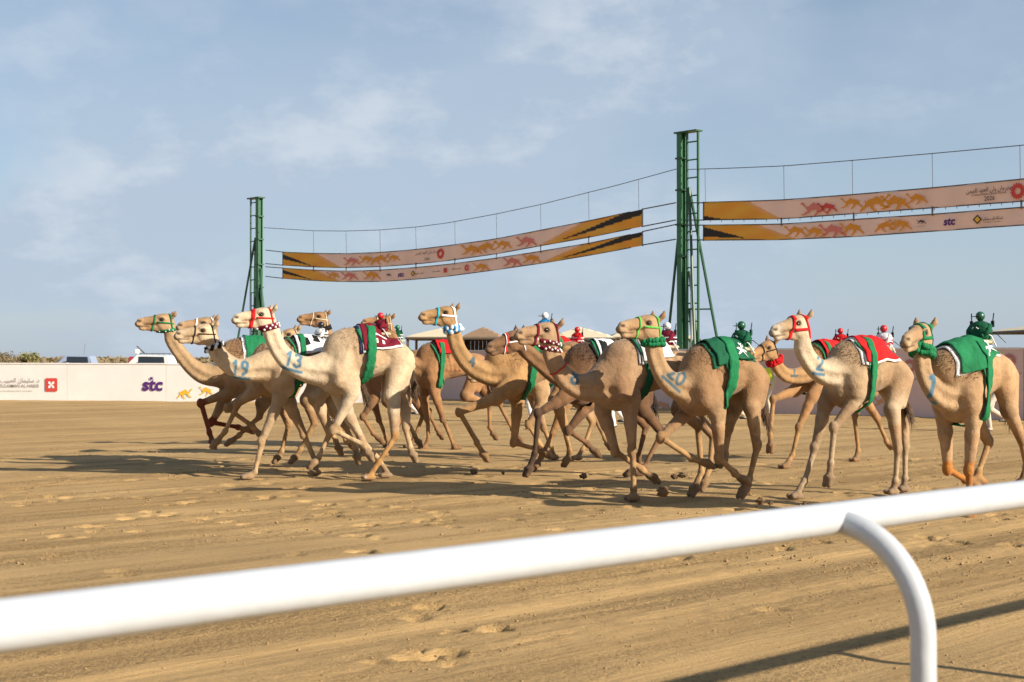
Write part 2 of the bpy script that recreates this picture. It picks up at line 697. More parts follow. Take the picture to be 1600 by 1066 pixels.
RUNNER = [(-1.0, .52), (-.93, .66), (-.78, .66), (-.70, .50), (-.58, .24), (-.40, .22), (-.25, .40), (-.05, .60), (.12, .42), (.40, .34), (.62, .18), (.75, .30), (.68, .08),
          (.70, -.14), (.95, -.45), (1.05, -.72), (.88, -.62), (.58, -.28), (.42, -.20), (.30, -.48), (.05, -.75), (-.08, -.72), (.15, -.42), (.18, -.12), (-.20, -.10),
          (-.32, -.32), (-.70, -.55), (-.98, -.50), (-.68, -.38), (-.45, -.15), (-.55, .05), (-.72, .28), (-.84, .46)]


def decal(name, shape, cx, cy, sx, sy, slope, p0, nrm, m, parent, off=.012, flip=False):
    """flat print laid on the plane (p0, nrm); the shape is placed by where it shows in the photograph"""
    v, f = shape
    fn = -1 if flip else 1
    q0 = p0 - nrm * 0
    vs = []
    for x, y in v:
        px_ = cx + fn * x * sx
        py_ = cy - y * sy + slope * (px_ - cx)
        vs.append(on_plane(px_, py_, q0 + nrm * off, nrm))
    o = mesh_obj(name, vs, f, m, None, False)
    if name == 'small_print' or (name == 'lettering' and sy < 10):
        o['kind'] = 'stuff'
    o.parent = parent
    if parent is not None:
        o.matrix_parent_inverse = parent.matrix_basis.inverted()
    return o


def scribble(n, seed):
    """a line of script too small to read: a row of irregular strokes"""
    rg = random.Random(seed)
    v, f = [], []
    x = -n * .31
    for i in range(n):
        w = rg.uniform(.25, .6)
        if rg.random() < .16:
            x += .3
        h0, h1 = rg.uniform(-.12, .02), rg.choice((.22, .3, .55, .7))
        for q in ((x, h0, x + w, h0 + .13), (x + rg.uniform(0, w - .12), h0, 0, h1)):
            x0, y0, x1, y1 = q
            if x1 == 0:
                x1 = x0 + .11
            b = len(v)
            v += [(x0, y0), (x1, y0), (x1, y1), (x0, y1)]
            f.append((b, b + 1, b + 2, b + 3))
        x += w
    return v, f


poly = lambda pts: (pts, [tuple(range(len(pts)))])

# ------------------------------------------------------------------ perimeter walls
m_wall = M('white_banner_wall', (.80, .78, .74), rough=.7, noise=.04, nscale=1.3, bump=.25, bscale=2.5)
m_wall2 = M('sand_coloured_wall', (.66, .465, .40), rough=.75, noise=.07, nscale=1.2, bump=.3, bscale=2.0)
m_cap = M('pale_wall_cap', (.72, .66, .58), rough=.7, noise=.05)
m_ygraph = M('yellow_print', (.80, .46, .03), rough=.7)
m_ograph = M('orange_print', (.72, .28, .02), rough=.7)
m_rgraph = M('red_print', (.62, .06, .045), rough=.7)
m_pgraph = M('pink_print', (.66, .19, .14), rough=.7)
m_purple = M('purple_print', (.085, .015, .16), rough=.6)
m_grey = M('grey_print', (.22, .19, .17), rough=.7)
m_ink = M('black_print', (.025, .02, .02), rough=.6)
m_white = M('white_print', (.8, .8, .8), rough=.6)


def wall_run(name, pts, h, th, m, label):
    """wall along ground points with its own thickness, as an Empty with one panel per bay"""
    root = empty(name, (0, 0, 0))
    tag(root, label, 'wall', 'walls round the track')
    for a, b in zip(pts[:-1], pts[1:]):
        a = np.array(a[:2])
        b = np.array(b[:2])
        n = max(1, int(np.linalg.norm(b - a) / 4.0))
        d = (b - a) / np.linalg.norm(b - a)
        nr = np.array([d[1], -d[0]])
        if nr @ (-(a + b) / 2) < 0:
            nr = -nr
        for i in range(n):
            p = a + (b - a) * (i / n)
            q = a + (b - a) * ((i + 1) / n) - d * .012
            back_p = p - nr * th
            back_q = q - nr * th
            dz = .012 * math.sin(i * 2.3)
            vs = [(*p, -.15), (*q, -.15), (*back_q, -.15), (*back_p, -.15), (*p, h + dz), (*q, h + dz), (*back_q, h + dz), (*back_p, h + dz)]
            mesh_obj('panel', vs, [(0, 1, 2, 3), (7, 6, 5, 4), (4, 5, 1, 0), (5, 6, 2, 1), (6, 7, 3, 2), (7, 4, 0, 3)], m, root, False)
            cp = MB()
            cp.add([(*(p + nr * .02), h + dz + .003), (*(q + nr * .02), h + dz + .003), (*(back_q - nr * .02), h + dz + .003), (*(back_p - nr * .02), h + dz + .003),
                    (*(p + nr * .02), h + dz + .05), (*(q + nr * .02), h + dz + .05), (*(back_q - nr * .02), h + dz + .05), (*(back_p - nr * .02), h + dz + .05)],
                   [(0, 1, 2, 3), (7, 6, 5, 4), (4, 5, 1, 0), (5, 6, 2, 1), (6, 7, 3, 2), (7, 4, 0, 3)])
            cp.build('cap', m_cap if m is m_wall2 else m, root)
    return root


wA = ground(0, 626)
wB = ground(330, 628)
wdir = (wB - wA) / np.linalg.norm(wB - wA)
w_left = wall_run('perimeter_wall', [wA - wdir * 60, wA + wdir * 15.5], 1.46, .12, m_wall, 'long white printed wall at the far left edge of the track')
wn_l = np.array([wdir[1], -wdir[0], 0.0])
wn_l = wn_l if wn_l @ (-wA) > 0 else -wn_l
rp = [ground(575, 618), ground(1000, 636), ground(1200, 646), ground(1600, 656)]
rp.append(rp[-1] + (rp[-1] - rp[-2]) / np.linalg.norm(rp[-1] - rp[-2]) * 22)
w_right = wall_run('perimeter_wall', rp, 1.97, .12, m_wall2, 'sand coloured printed wall in shade behind the camels')


def rnrm(i):
    d = rp[i + 1] - rp[i]
    d = d / np.linalg.norm(d)
    n = np.array([d[1], -d[0], 0])
    return n if n @ (-rp[i]) > 0 else -n


def dl(name, shape, cx, cy, sx, sy, m, slope=0.0, flip=False, off=.02):
    return decal(name, shape, cx, cy, sx, sy, slope, wA, wn_l, m, w_left, off, flip)


def dr(i, name, shape, cx, cy, sx, sy, m, slope=0.0, flip=False, off=.02):
    return decal(name, shape, cx, cy, sx, sy, slope, rp[i], rnrm(i), m, w_right, off, flip)


# telecom logo, hospital mark and running camels printed on the white wall
dl('lettering', text_tris('stc', .035, .12), 237.5, 610, 27.5, 27, m_purple)
dl('logo_dot', poly([(-1, -1), (1, -1), (1, 1), (-1, 1)]), 236.5, 591.5, 2.2, 2.0, m_purple, off=.03)
dl('logo_square', poly([(-1, -.85), (-.85, -1), (.85, -1), (1, -.85), (1, .85), (.85, 1), (-.85, 1), (-1, .85)]), 80, 601.5, 9.5, 10.5, m_rgraph)
for a in range(4):
    t_ = R(45 + 90 * a)
    c_, s_ = math.cos(t_), math.sin(t_)
    pet = [(.05, -.12), (.72, -.34), (1.05, 0), (.72, .34), (.05, .12)]
    dl('logo_petal', poly([(x * c_ - y * s_, x * s_ + y * c_) for x, y in pet]), 80, 601.5, 6.4, 7.0, m_white, off=.03)
dl('lettering', text_tris(arabic('د. سليمان الحبيب')), 31, 597.5, 8.6, 9.5, m_grey)
dl('lettering', text_tris('SULAIMAN AL HABIB', .005), 30, 605.5, 6.6, 7.0, m_grey)
dl('small_print', scribble(38, 1), 34, 611.5, 3.0, 2.4, m_grey)
for x_, y_, s_, fl in ((289, 615, 12, True), (322, 611, 11, False), (352, 607, 10, False)):
    dl('camel_print', poly(RUNNER), x_, y_, s_, s_ * .95, m_ygraph, flip=fl)
# prints on the shaded wall
for i_, x_, y_ in ((2, 1421, 572), (2, 1577, 563), (2, 1268, 578), (1, 1120, 575)):
    dr(i_, 'flower_print', ring_tris(28, .45, 1.0, .16), x_, y_, 10, 10, M('faded_red_print', (.46, .17, .14), rough=.7))
    dr(i_, 'lettering', text_tris(arabic('مهرجان ولي العهد للهجن')), x_ - 2, y_ + 21, 4.4, 5.2, m_grey)
for x_, y_ in ((1032, 633), (1086, 628), (1500, 622), (1380, 628)):
    i_ = 1 if x_ < 1200 else 2
    dr(i_, 'camel_print', poly(RUNNER), x_, y_, 17, 11, M('faded_orange_print', (.60, .27, .12), rough=.7))

# ------------------------------------------------------------------ towers, cables and hanging banners
m_green = M('green_steel', (.012, .075, .032), rough=.45, noise=.18, nscale=9)
m_lgreen = M('light_green_steel', (.03, .15, .062), rough=.45, noise=.15, nscale=9)
m_pipe = M('galvanised_pipe', (.5, .52, .5), rough=.4, metal=.4)
m_cable = M('steel_cable', (.10, .10, .11), rough=.5, metal=.6)
T1 = ground(405, 615.2)
T2 = ground(1065, 636.8)
bdir = (T2 - T1) / np.linalg.norm(T2 - T1)
bn = np.array([bdir[1], -bdir[0], 0])
bn = bn if bn @ (-T2) > 0 else -bn


def tower(pos, top, side, label):
    """rolled steel column with ladder and raking struts; side = which way along the banner line the ladder stands"""
    r = empty('gantry_tower', pos, math.atan2(bdir[1], bdir[0]))
    tag(r, label, 'tower', 'green gantry towers')
    c = MB()
    for y0, y1 in ((-.13, -.10), (.10, .13)):
        c.box((-.10, y0, 0), (.10, y1, top))
    c.build('column', m_lgreen, r)
    MB().box((-.012, -.10, 0), (.012, .10, top - .01)).build('web', m_green, r)
    MB().box((-.2, -.18, top), (.80, .18, top + .05)).build('top_plate', m_green, r) if side > 0 else MB().box((-.80, -.2, top), (.2, .18, top + .06)).build('top_plate', m_green, r)
    for x in (.26 * side, .74 * side):
        MB().box((x - .03, -.035, 0), (x + .03, .035, top)).build('ladder_rail', m_green, r)
    z = .5
    x0, x1 = sorted((.26 * side, .74 * side))
    while z < top - .1:
        MB().tube([(x0, 0, z), (x1, 0, z)], .028, 6).build('rung', m_lgreen, r)
        z += .62
    zt = top * .80
    for dx, dy, z1 in ((side * 1.55, .7, zt), (side * 1.35, -.85, zt), (-side * .75, -.2, zt * .8), (-side * .5, .5, zt * .7), (side * .95, .1, zt * .62), (side * 1.05, -.35, zt * .45)):
        MB().tube([(side * .35 if dx * side > 0 else -side * .12, 0, z1), (dx, dy, 0)], .05, 8).build('brace', m_green, r)
    for zz in (1.6, 3.4):
        k = 1 - zz / zt
        MB().tube([(side * .35, 0, zz), (side * (.35 + 1.2 * k), .7 * k, zz)], .03, 6).build('tie_bar', m_green, r)
        MB().tube([(side * .35, 0, zz), (side * (.35 + 1.0 * k), -.85 * k, zz)], .03, 6).build('tie_bar', m_green, r)
    MB().tube([(side * .56, -.12, 0), (side * .56, -.12, top * .52)], .055, 8).build('pipe', m_pipe, r, True)
    for zz in (top - .9, top - 2.0, top - 3.2, top - 4.3):
        MB().box((-.15, -.16, zz), (.15, .16, zz + .06)).build('clamp', m_green, r)
    return r


h1 = on_plane(405, 310, T1, np.array([0, -1.0, 0]))[2]
h2 = on_plane(1065, 209, T2, np.array([0, -1.0, 0]))[2]
tower(T1, h1, -1, 'green steel ladder tower at the left end of the banners')
tower(T2, h2, 1, 'green steel ladder tower in the middle, tallest in view')


def bp(px_, py_, off=0.0):
    return on_plane(px_, py_, T1 + bn * off, bn)


L_UT = [(442, 394), (490, 396), (541, 396.5), (594, 394.5), (650, 390), (700, 384), (775, 373.5), (846, 359.6), (921, 345), (1004, 327)]
L_UB = [(442, 414.5), (490, 417.5), (541, 418.6), (594, 417), (650, 412.8), (700, 407.5), (775, 397), (846, 384), (921, 371), (1004, 354)]
L_LT = [(442, 419), (490, 422.2), (541, 424), (594, 422.2), (650, 418.1), (700, 413.2), (775, 403.5), (846, 392.6), (921, 380.2), (1004, 362.4)]
L_LB = [(442, 435), (490, 438.7), (541, 440.4), (594, 440.2), (650, 436.6), (700, 431.9), (775, 421.8), (846, 411.6), (921, 399.2), (1004, 383.8)]
R_UT = [(1099.5, 316.3), (1221, 312.8), (1334.5, 304), (1457, 293.6), (1597, 280), (1760, 262), (1960, 234)]
R_UB = [(1099.5, 344), (1221, 342.3), (1334.5, 334), (1457, 325), (1597, 314.7), (1760, 301), (1960, 279)]
R_LT = [(1099.5, 352), (1221, 350.5), (1334.5, 343), (1457, 335), (1597, 324), (1760, 311), (1960, 291)]
R_LB = [(1099.5, 375.5), (1221, 374.8), (1334.5, 370), (1457, 361.5), (1597, 352), (1760, 341), (1960, 324)]

m_ban = mat('printed_banner', (.60, .40, .31), rough=.65)


def _banner_nodes():
    nt = m_ban.node_tree
    b = nt.nodes['Principled BSDF']
    L = nt.links.new
    a = nt.nodes.new('ShaderNodeAttribute')
    a.attribute_name = 'coat'
    L(a.outputs['Color'], b.inputs['Base Color'])
    tl = nt.nodes.new('ShaderNodeBsdfTranslucent')
    L(a.outputs['Color'], tl.inputs[0])
    mx = nt.nodes.new('ShaderNodeMixShader')
    mx.inputs[0].default_value = .3
    out = [n for n in nt.nodes if n.type == 'OUTPUT_MATERIAL'][0]
    L(b.outputs[0], mx.inputs[1])
    L(tl.outputs[0], mx.inputs[2])
    L(mx.outputs[0], out.inputs['Surface'])


_banner_nodes()


def banner(label, top, bot, ends, group='banners hung between the towers'):
    root = empty('hanging_banner', (0, 0, 0))
    tag(root, label, 'banner', group)
    xs = np.linspace(top[0][0], top[-1][0], 420)
    ty = np.interp(xs, [p[0] for p in top], [p[1] for p in top])
    by = np.interp(xs, [p[0] for p in bot], [p[1] for p in bot])
    k = np.ones(25) / 25
    ty[12:-12] = np.convolve(ty, k, 'valid')
    by[12:-12] = np.convolve(by, k, 'valid')
    V, C = [], []
    nv = 17
    for i, x in enumerate(xs):
        for j in range(nv):
            f = j / (nv - 1)
            V.append(bp(x, ty[i] * (1 - f) + by[i] * f, .02 * math.sin(i * .10 + f * 2) + .012 * math.sin(i * .28)))
            col = np.array([.84, .655, .55])
            for (xe, sgn, wid, dk) in ends:
                d = (x - xe) * sgn / wid
                # orange sweep fading into the sand ground, dark dune line through its tip
                edge = 1.0 + .55 * (f - .5)
                if d < edge:
                    sw = .5 + .5 * math.sin(d * 9 + f * 5)
                    col = np.array([.78, .40 + .07 * sw, .045 + .02 * sw])
                    if d > edge - .12:
                        col = col * .5 + np.array([.78, .47, .26]) * .5
                    dl_ = f - (dk[0] + dk[1] * d)
                    if abs(dl_) < dk[2] * max(0.0, 1 - d / dk[3]) + .02 * (d < dk[3]):
                        col = np.array([.035, .028, .025])
            C.append((*col, 0))
    V = np.array(V)
    ids = np.arange(len(xs) * nv).reshape(len(xs), nv)
    Q = np.stack([ids[:-1, :-1], ids[:-1, 1:], ids[1:, 1:], ids[1:, :-1]], -1).reshape(-1, 4)
    o = np_mesh('cloth', V, Q, m_ban, root, np.array(C))
    md = o.modifiers.new('thickness', 'SOLIDIFY')
    md.thickness = .006
    for xe, ye0, ye1 in ((xs[0], ty[0], by[0]), (xs[-1], ty[-1], by[-1])):
        MB().tube([bp(xe, ye0 - 1), bp(xe, ye1 + 1)], .03, 6).build('end_pole', m_cable, root)
    for (arr, nm) in ((ty, 'top_hem'), (by, 'bottom_hem')):
        MB().tube([bp(x, y) for x, y in zip(xs[::15], arr[::15])], .018, 5).build(nm, m_cable, root)
    return root


def bd(root, name, shape, cx, cy, sx, sy, m, slope=0.0, flip=False, off=.05):
    return decal(name, shape, cx, cy, sx, sy, slope, T1, bn, m, root, off, flip)


SWL = ((442, 1, 72, (.35, .9, .16, .6)), (1004, -1, 130, (.02, .85, .26, .95)))
ba1 = banner('upper banner of the left span with black sweeps and a red flower', L_UT, L_UB, SWL)
ba2 = banner('lower banner of the left span with a row of small logos', L_LT, L_LB, SWL)
SWR = ((1099.5, 1, 95, (.95, .1, .16, .3)), (1960, -1, 120, (.1, .8, .2, .8)))
SWR2 = ((1099.5, 1, 115, (.45, .75, .3, .55)), (1960, -1, 120, (.1, .8, .2, .8)))
ba3 = banner('upper banner of the right span with 2026 and a red flower', R_UT, R_UB, SWR)
ba4 = banner('lower banner of the right span with stc and diamond logos', R_LT, R_LB, SWR2)


def camels_on(root, items, slope):
    for x_, y_, s_, m_, fl in items:
        bd(root, 'camel_print', poly(RUNNER), x_, y_, s_ * 1.1, s_ * .82, m_, slope, fl)


camels_on(ba3, [(1272, 326, 20, m_pgraph, False), (1292, 324, 15, m_rgraph, False), (1330, 317, 16, m_ograph, False), (1368, 317, 22, m_ograph, True), (1398, 316, 22, m_ograph, False),
                (1432, 310, 16, m_ograph, False), (1680, 293, 22, m_pgraph, False), (1720, 290, 22, m_ograph, False)], -.085)
camels_on(ba4, [(1242, 361, 16, m_ograph, False), (1272, 362, 16, m_ograph, False), (1300, 360, 20, m_pgraph, False), (1330, 357, 18, m_ograph, False), (1384, 353, 16, m_ograph, True),
                (1406, 351, 17, m_ograph, False), (1780, 322, 22, m_ograph, False)], -.085)
camels_on(ba1, [(549, 408, 12, m_pgraph, False), (572, 405, 11, m_ograph, False), (594, 405, 14, m_ograph, True), (614, 403, 10, m_ograph, False), (736, 390, 15, m_ograph, False),
                (760, 386, 15, m_ograph, True), (785, 382, 13, m_ograph, False), (822, 377, 15, m_pgraph, False)], -.09)
camels_on(ba2, [(520, 430, 10, m_ograph, False), (545, 431, 12, m_pgraph, False), (580, 430, 13, m_ograph, False), (751, 417, 12, m_ograph, False), (800, 409, 14, m_pgraph, False),
                (830, 404, 14, m_ograph, False)], -.06)
bd(ba3, 'flower_print', ring_tris(32, .42, 1.0, .14), 1590, 298.5, 11, 12.5, m_rgraph, -.09)
bd(ba3, 'lettering', text_tris(arabic('مهرجان ولي العهد للهجن'), .008), 1545, 299, 7.3, 9.5, m_ink, -.1)
bd(ba3, 'lettering', text_tris('Crown Prince Camel Festival', .004), 1545, 304.5, 4.6, 5.6, m_ink, -.1)
bd(ba3, 'lettering', text_tris('2026', .01), 1546, 313, 8.2, 9.5, m_ink, -.1)
bd(ba4, 'lettering', text_tris('stc', .035, .1), 1483, 351.5, 15.5, 17, m_purple, -.08)
bd(ba4, 'logo_diamond', poly([(-1, 0), (0, -1), (1, 0), (0, 1)]), 1527, 343, 7.2, 7.6, m_ink, -.06)
bd(ba4, 'logo_diamond', poly([(-1, 0), (0, -1), (1, 0), (0, 1)]), 1527, 343, 4.6, 4.9, m_ygraph, -.06, off=.06)
bd(ba4, 'small_print', scribble(14, 2), 1555, 342.5, 4.6, 6.6, m_ink, -.08)
bd(ba4, 'small_print', scribble(26, 3), 1555, 346.5, 2.3, 2.6, m_ink, -.08)
bd(ba4, 'camel_print', poly(RUNNER), 1439, 346.5, 7.5, 5.0, m_ink, -.08)
bd(ba4, 'small_print', scribble(12, 4), 1439, 354, 2.4, 3.0, m_grey, -.08)
bd(ba1, 'flower_print', ring_tris(28, .4, 1.0, .14), 688, 396.5, 5.5, 8, m_rgraph, -.12)
bd(ba1, 'lettering', text_tris(arabic('مهرجان ولي العهد للهجن')), 668, 396, 4.0, 6.0, m_ink, -.12)
bd(ba1, 'lettering', text_tris('2026', .01), 667, 406.5, 4.0, 5.5, m_ink, -.12)
bd(ba2, 'lettering', text_tris('stc', .035, .1), 626, 432.5, 8, 11, m_purple, -.08)
bd(ba2, 'camel_print', poly(RUNNER), 607, 429.5, 4, 3.2, m_ink, -.05)
bd(ba2, 'logo_diamond', poly([(-1, 0), (0, -1), (1, 0), (0, 1)]), 645, 427.5, 3.4, 4.8, m_ink, -.08)
bd(ba2, 'logo_diamond', poly([(-1, 0), (0, -1), (1, 0), (0, 1)]), 645, 427.5, 2.0, 2.9, m_ygraph, -.08, off=.06)
bd(ba2, 'small_print', scribble(8, 5), 656, 428, 3.0, 4.4, m_ink, -.1)
bd(ba2, 'logo_square', poly([(-1, -1), (1, -1), (1, 1), (-1, 1)]), 695.5, 422.5, 2.6, 3.6, m_rgraph, -.12)
bd(ba2, 'small_print', scribble(9, 7), 682, 424.5, 3.2, 4.0, m_ink, -.12)
bd(ba2, 'flower_print', ring_tris(24, .4, 1.0, .14), 729, 418.5, 3.4, 5, m_rgraph, -.12)
bd(ba2, 'small_print', scribble(8, 6), 714, 420.5, 3.0, 4.2, m_ink, -.12)


def cable(label, pts, xs, tops):
    r = empty('suspension_cable', (0, 0, 0))
    tag(r, label, 'cable', 'cables that carry the banners')
    fine = np.linspace(pts[0][0], pts[-1][0], 60)
    yy = np.interp(fine, [p[0] for p in pts], [p[1] for p in pts])
    MB().tube([bp(x, y) for x, y in zip(fine, yy)], .014, 5).build('main_cable', m_cable, r)
    for x in xs:
        y0 = np.interp(x, [p[0] for p in pts], [p[1] for p in pts])
        y1 = np.interp(x, [p[0] for p in tops], [p[1] for p in tops])
        MB().tube([bp(x - .5, y0), bp(x + .3, y1)], .010, 4).build('hanger', m_cable, r)
    return r


cable('sagging steel cable above the left pair of banners', [(412, 356), (424, 356.6), (490, 360.8), (541, 361.2), (594, 359.5), (651, 354.8), (700, 348.4), (776, 334.4), (845, 319.7), (920, 300.7), (963, 290), (1058, 264)],
      [490, 541, 594, 650, 711, 776, 845, 920, 998], L_UT)
cable('steel cable above the right pair of banners', [(1072, 265), (1140, 263), (1225, 259.5), (1330, 251), (1457, 240), (1593, 227.6), (1760, 209), (2000, 177)],
      [1102, 1225, 1332, 1457, 1594, 1760], R_UT)
for root_, a, b in ((ba1, (442, 394), (415, 391)), (ba1, (442, 414.5), (415, 412)), (ba2, (442, 419), (415, 417)), (ba2, (442, 435), (415, 432)),
                    (ba1, (1004, 327), (1056, 317)), (ba1, (1004, 354), (1056, 344)), (ba2, (1004, 362), (1056, 351)), (ba2, (1004, 383), (1056, 374)),
                    (ba3, (1099, 317), (1070, 317)), (ba3, (1099, 344), (1070, 344)), (ba4, (1099, 352), (1070, 352)), (ba4, (1099, 375), (1070, 375))):
    MB().tube([bp(*a), bp(*b)], .022, 5).build('tie_rope', m_cable, root_)
for root_, top_, bot_, xs_ in ((ba1, L_UB, L_LT, (490, 541, 594, 650, 711, 776, 845, 920)), (ba3, R_UB, R_LT, (1221, 1334, 1457, 1596))):
    for x_ in xs_:
        y0 = np.interp(x_, [p[0] for p in top_], [p[1] for p in top_])
        y1 = np.interp(x_, [p[0] for p in bot_], [p[1] for p in bot_])
        MB().tube([bp(x_, y0 - 2), bp(x_, y1 + 2)], .03, 6).build('clamp', m_cable, root_)
for x_ in np.arange(1110, 1600, 17.5):
    y0 = np.interp(x_, [p[0] for p in R_UB], [p[1] for p in R_UB])
    MB().tube([bp(x_, y0), bp(x_, y0 + 4)], .012, 4).build('eyelet_tie', m_cable, ba3)
# ------------------------------------------------------------------ camels
DIGITS = {
    '0': [[(.5, 1), (.15, .8), (.1, .5), (.15, .2), (.5, 0), (.85, .2), (.9, .5), (.85, .8), (.5, 1)]],
    '1': [[(.25, .8), (.55, 1), (.55, 0)]],
    '2': [[(.12, .78), (.3, .97), (.65, .97), (.85, .75), (.75, .5), (.15, .03), (.9, .03)]],
    '3': [[(.12, .85), (.45, 1), (.8, .82), (.7, .58), (.45, .52), (.78, .45), (.85, .2), (.5, 0), (.1, .12)]],
    '4': [[(.7, 0), (.7, 1), (.1, .32), (.95, .32)]],
    '7': [[(.1, .97), (.9, .97), (.4, 0)], [(.3, .5), (.75, .5)]],
    '8': [[(.5, .52), (.2, .65), (.2, .88), (.5, 1), (.8, .88), (.8, .65), (.5, .52), (.12, .36), (.15, .1), (.5, 0), (.85, .1), (.88, .36), (.5, .52)]],
    '9': [[(.85, .62), (.5, .45), (.15, .62), (.2, .9), (.5, 1), (.82, .9), (.85, .62), (.75, .2), (.35, 0)]],
    '-': [[(-.1, 0), (1.1, 0)]],
}


def seg_dist(P, a, b):
    ab = b - a
    t = np.clip(((P - a) @ ab) / (ab @ ab + 1e-9), 0, 1)
    return np.linalg.norm(P - a - t[:, None] * ab, axis=1), t


def sm(x, a, b):
    t = np.clip((x - a) / (b - a), 0, 1)
    return t * t * (3 - 2 * t)


def mixc(C, col, w):
    return C * (1 - w[:, None]) + np.array(col) * w[:, None]


coat_mat = mat('camel_coat', rough=0.8, spec=0.25)


def _coat_nodes():
    nt = coat_mat.node_tree
    b = nt.nodes['Principled BSDF']
    a = nt.nodes.new('ShaderNodeAttribute')
    a.attribute_name = 'coat'
    tc = nt.nodes.new('ShaderNodeTexCoord')
    L = nt.links.new

    def noise(scale, detail=5, stretch=None):
        n = nt.nodes.new('ShaderNodeTexNoise')
        n.inputs['Scale'].default_value = scale
        n.inputs['Detail'].default_value = detail
        n.inputs['Roughness'].default_value = 0.7
        mp = nt.nodes.new('ShaderNodeMapping')
        if stretch:
            mp.inputs['Scale'].default_value = stretch
        L(tc.outputs['Object'], mp.inputs[0])
        L(mp.outputs[0], n.inputs['Vector'])
        return n.outputs['Fac']

    def mr(v, lo, hi, f0=.3, f1=.7):
        n = nt.nodes.new('ShaderNodeMapRange')
        n.inputs['From Min'].default_value = f0
        n.inputs['From Max'].default_value = f1
        n.inputs['To Min'].default_value = lo
        n.inputs['To Max'].default_value = hi
        L(v, n.inputs['Value'])
        return n.outputs[0]

    def mul(x, y):
        n = nt.nodes.new('ShaderNodeMath')
        n.operation = 'MULTIPLY'
        L(x, n.inputs[0])
        L(y, n.inputs[1])
        return n.outputs[0]
    big = mr(noise(4.0), .72, 1.18)
    fine = mr(noise(60, 4, (1, 1, .45)), .93, 1.06)
    curl = noise(48, 4, (1, 1, .6))
    # woolly humps: alpha of the coat attribute
    fur = nt.nodes.new('ShaderNodeMix')
    fur.inputs['A'].default_value = 1.0
    L(a.outputs['Alpha'], fur.inputs['Factor'])
    L(mr(curl, .55, 1.15, .36, .64), fur.inputs['B'])
    sc1 = nt.nodes.new('ShaderNodeVectorMath')
    sc1.operation = 'SCALE'
    L(a.outputs['Color'], sc1.inputs[0])
    L(mul(mul(big, fine), fur.outputs[0]), sc1.inputs['Scale'])
    L(sc1.outputs[0], b.inputs['Base Color'])
    bp = nt.nodes.new('ShaderNodeBump')
    bp.inputs['Strength'].default_value = .14
    bp.inputs['Distance'].default_value = .012
    L(noise(75, 4, (1, 1, .5)), bp.inputs['Height'])
    bp3 = nt.nodes.new('ShaderNodeBump')
    bp3.inputs['Strength'].default_value = .5
    bp3.inputs['Distance'].default_value = .04
    L(noise(9, 4), bp3.inputs['Height'])
    L(bp3.outputs[0], bp.inputs['Normal'])
    bp2 = nt.nodes.new('ShaderNodeBump')
    bp2.inputs['Distance'].default_value = .03
    L(mr(a.outputs['Alpha'], 0, .8, 0, 1), bp2.inputs['Strength'])
    L(curl, bp2.inputs['Height'])
    L(bp.outputs[0], bp2.inputs['Normal'])
    L(bp2.outputs[0], b.inputs['Normal'])
    b.inputs['Sheen Weight'].default_value = .12
    b.inputs['Sheen Roughness'].default_value = .5


_coat_nodes()
eye_mat = mat('camel_eye', (0.012, 0.008, 0.006), rough=0.08, spec=0.6)


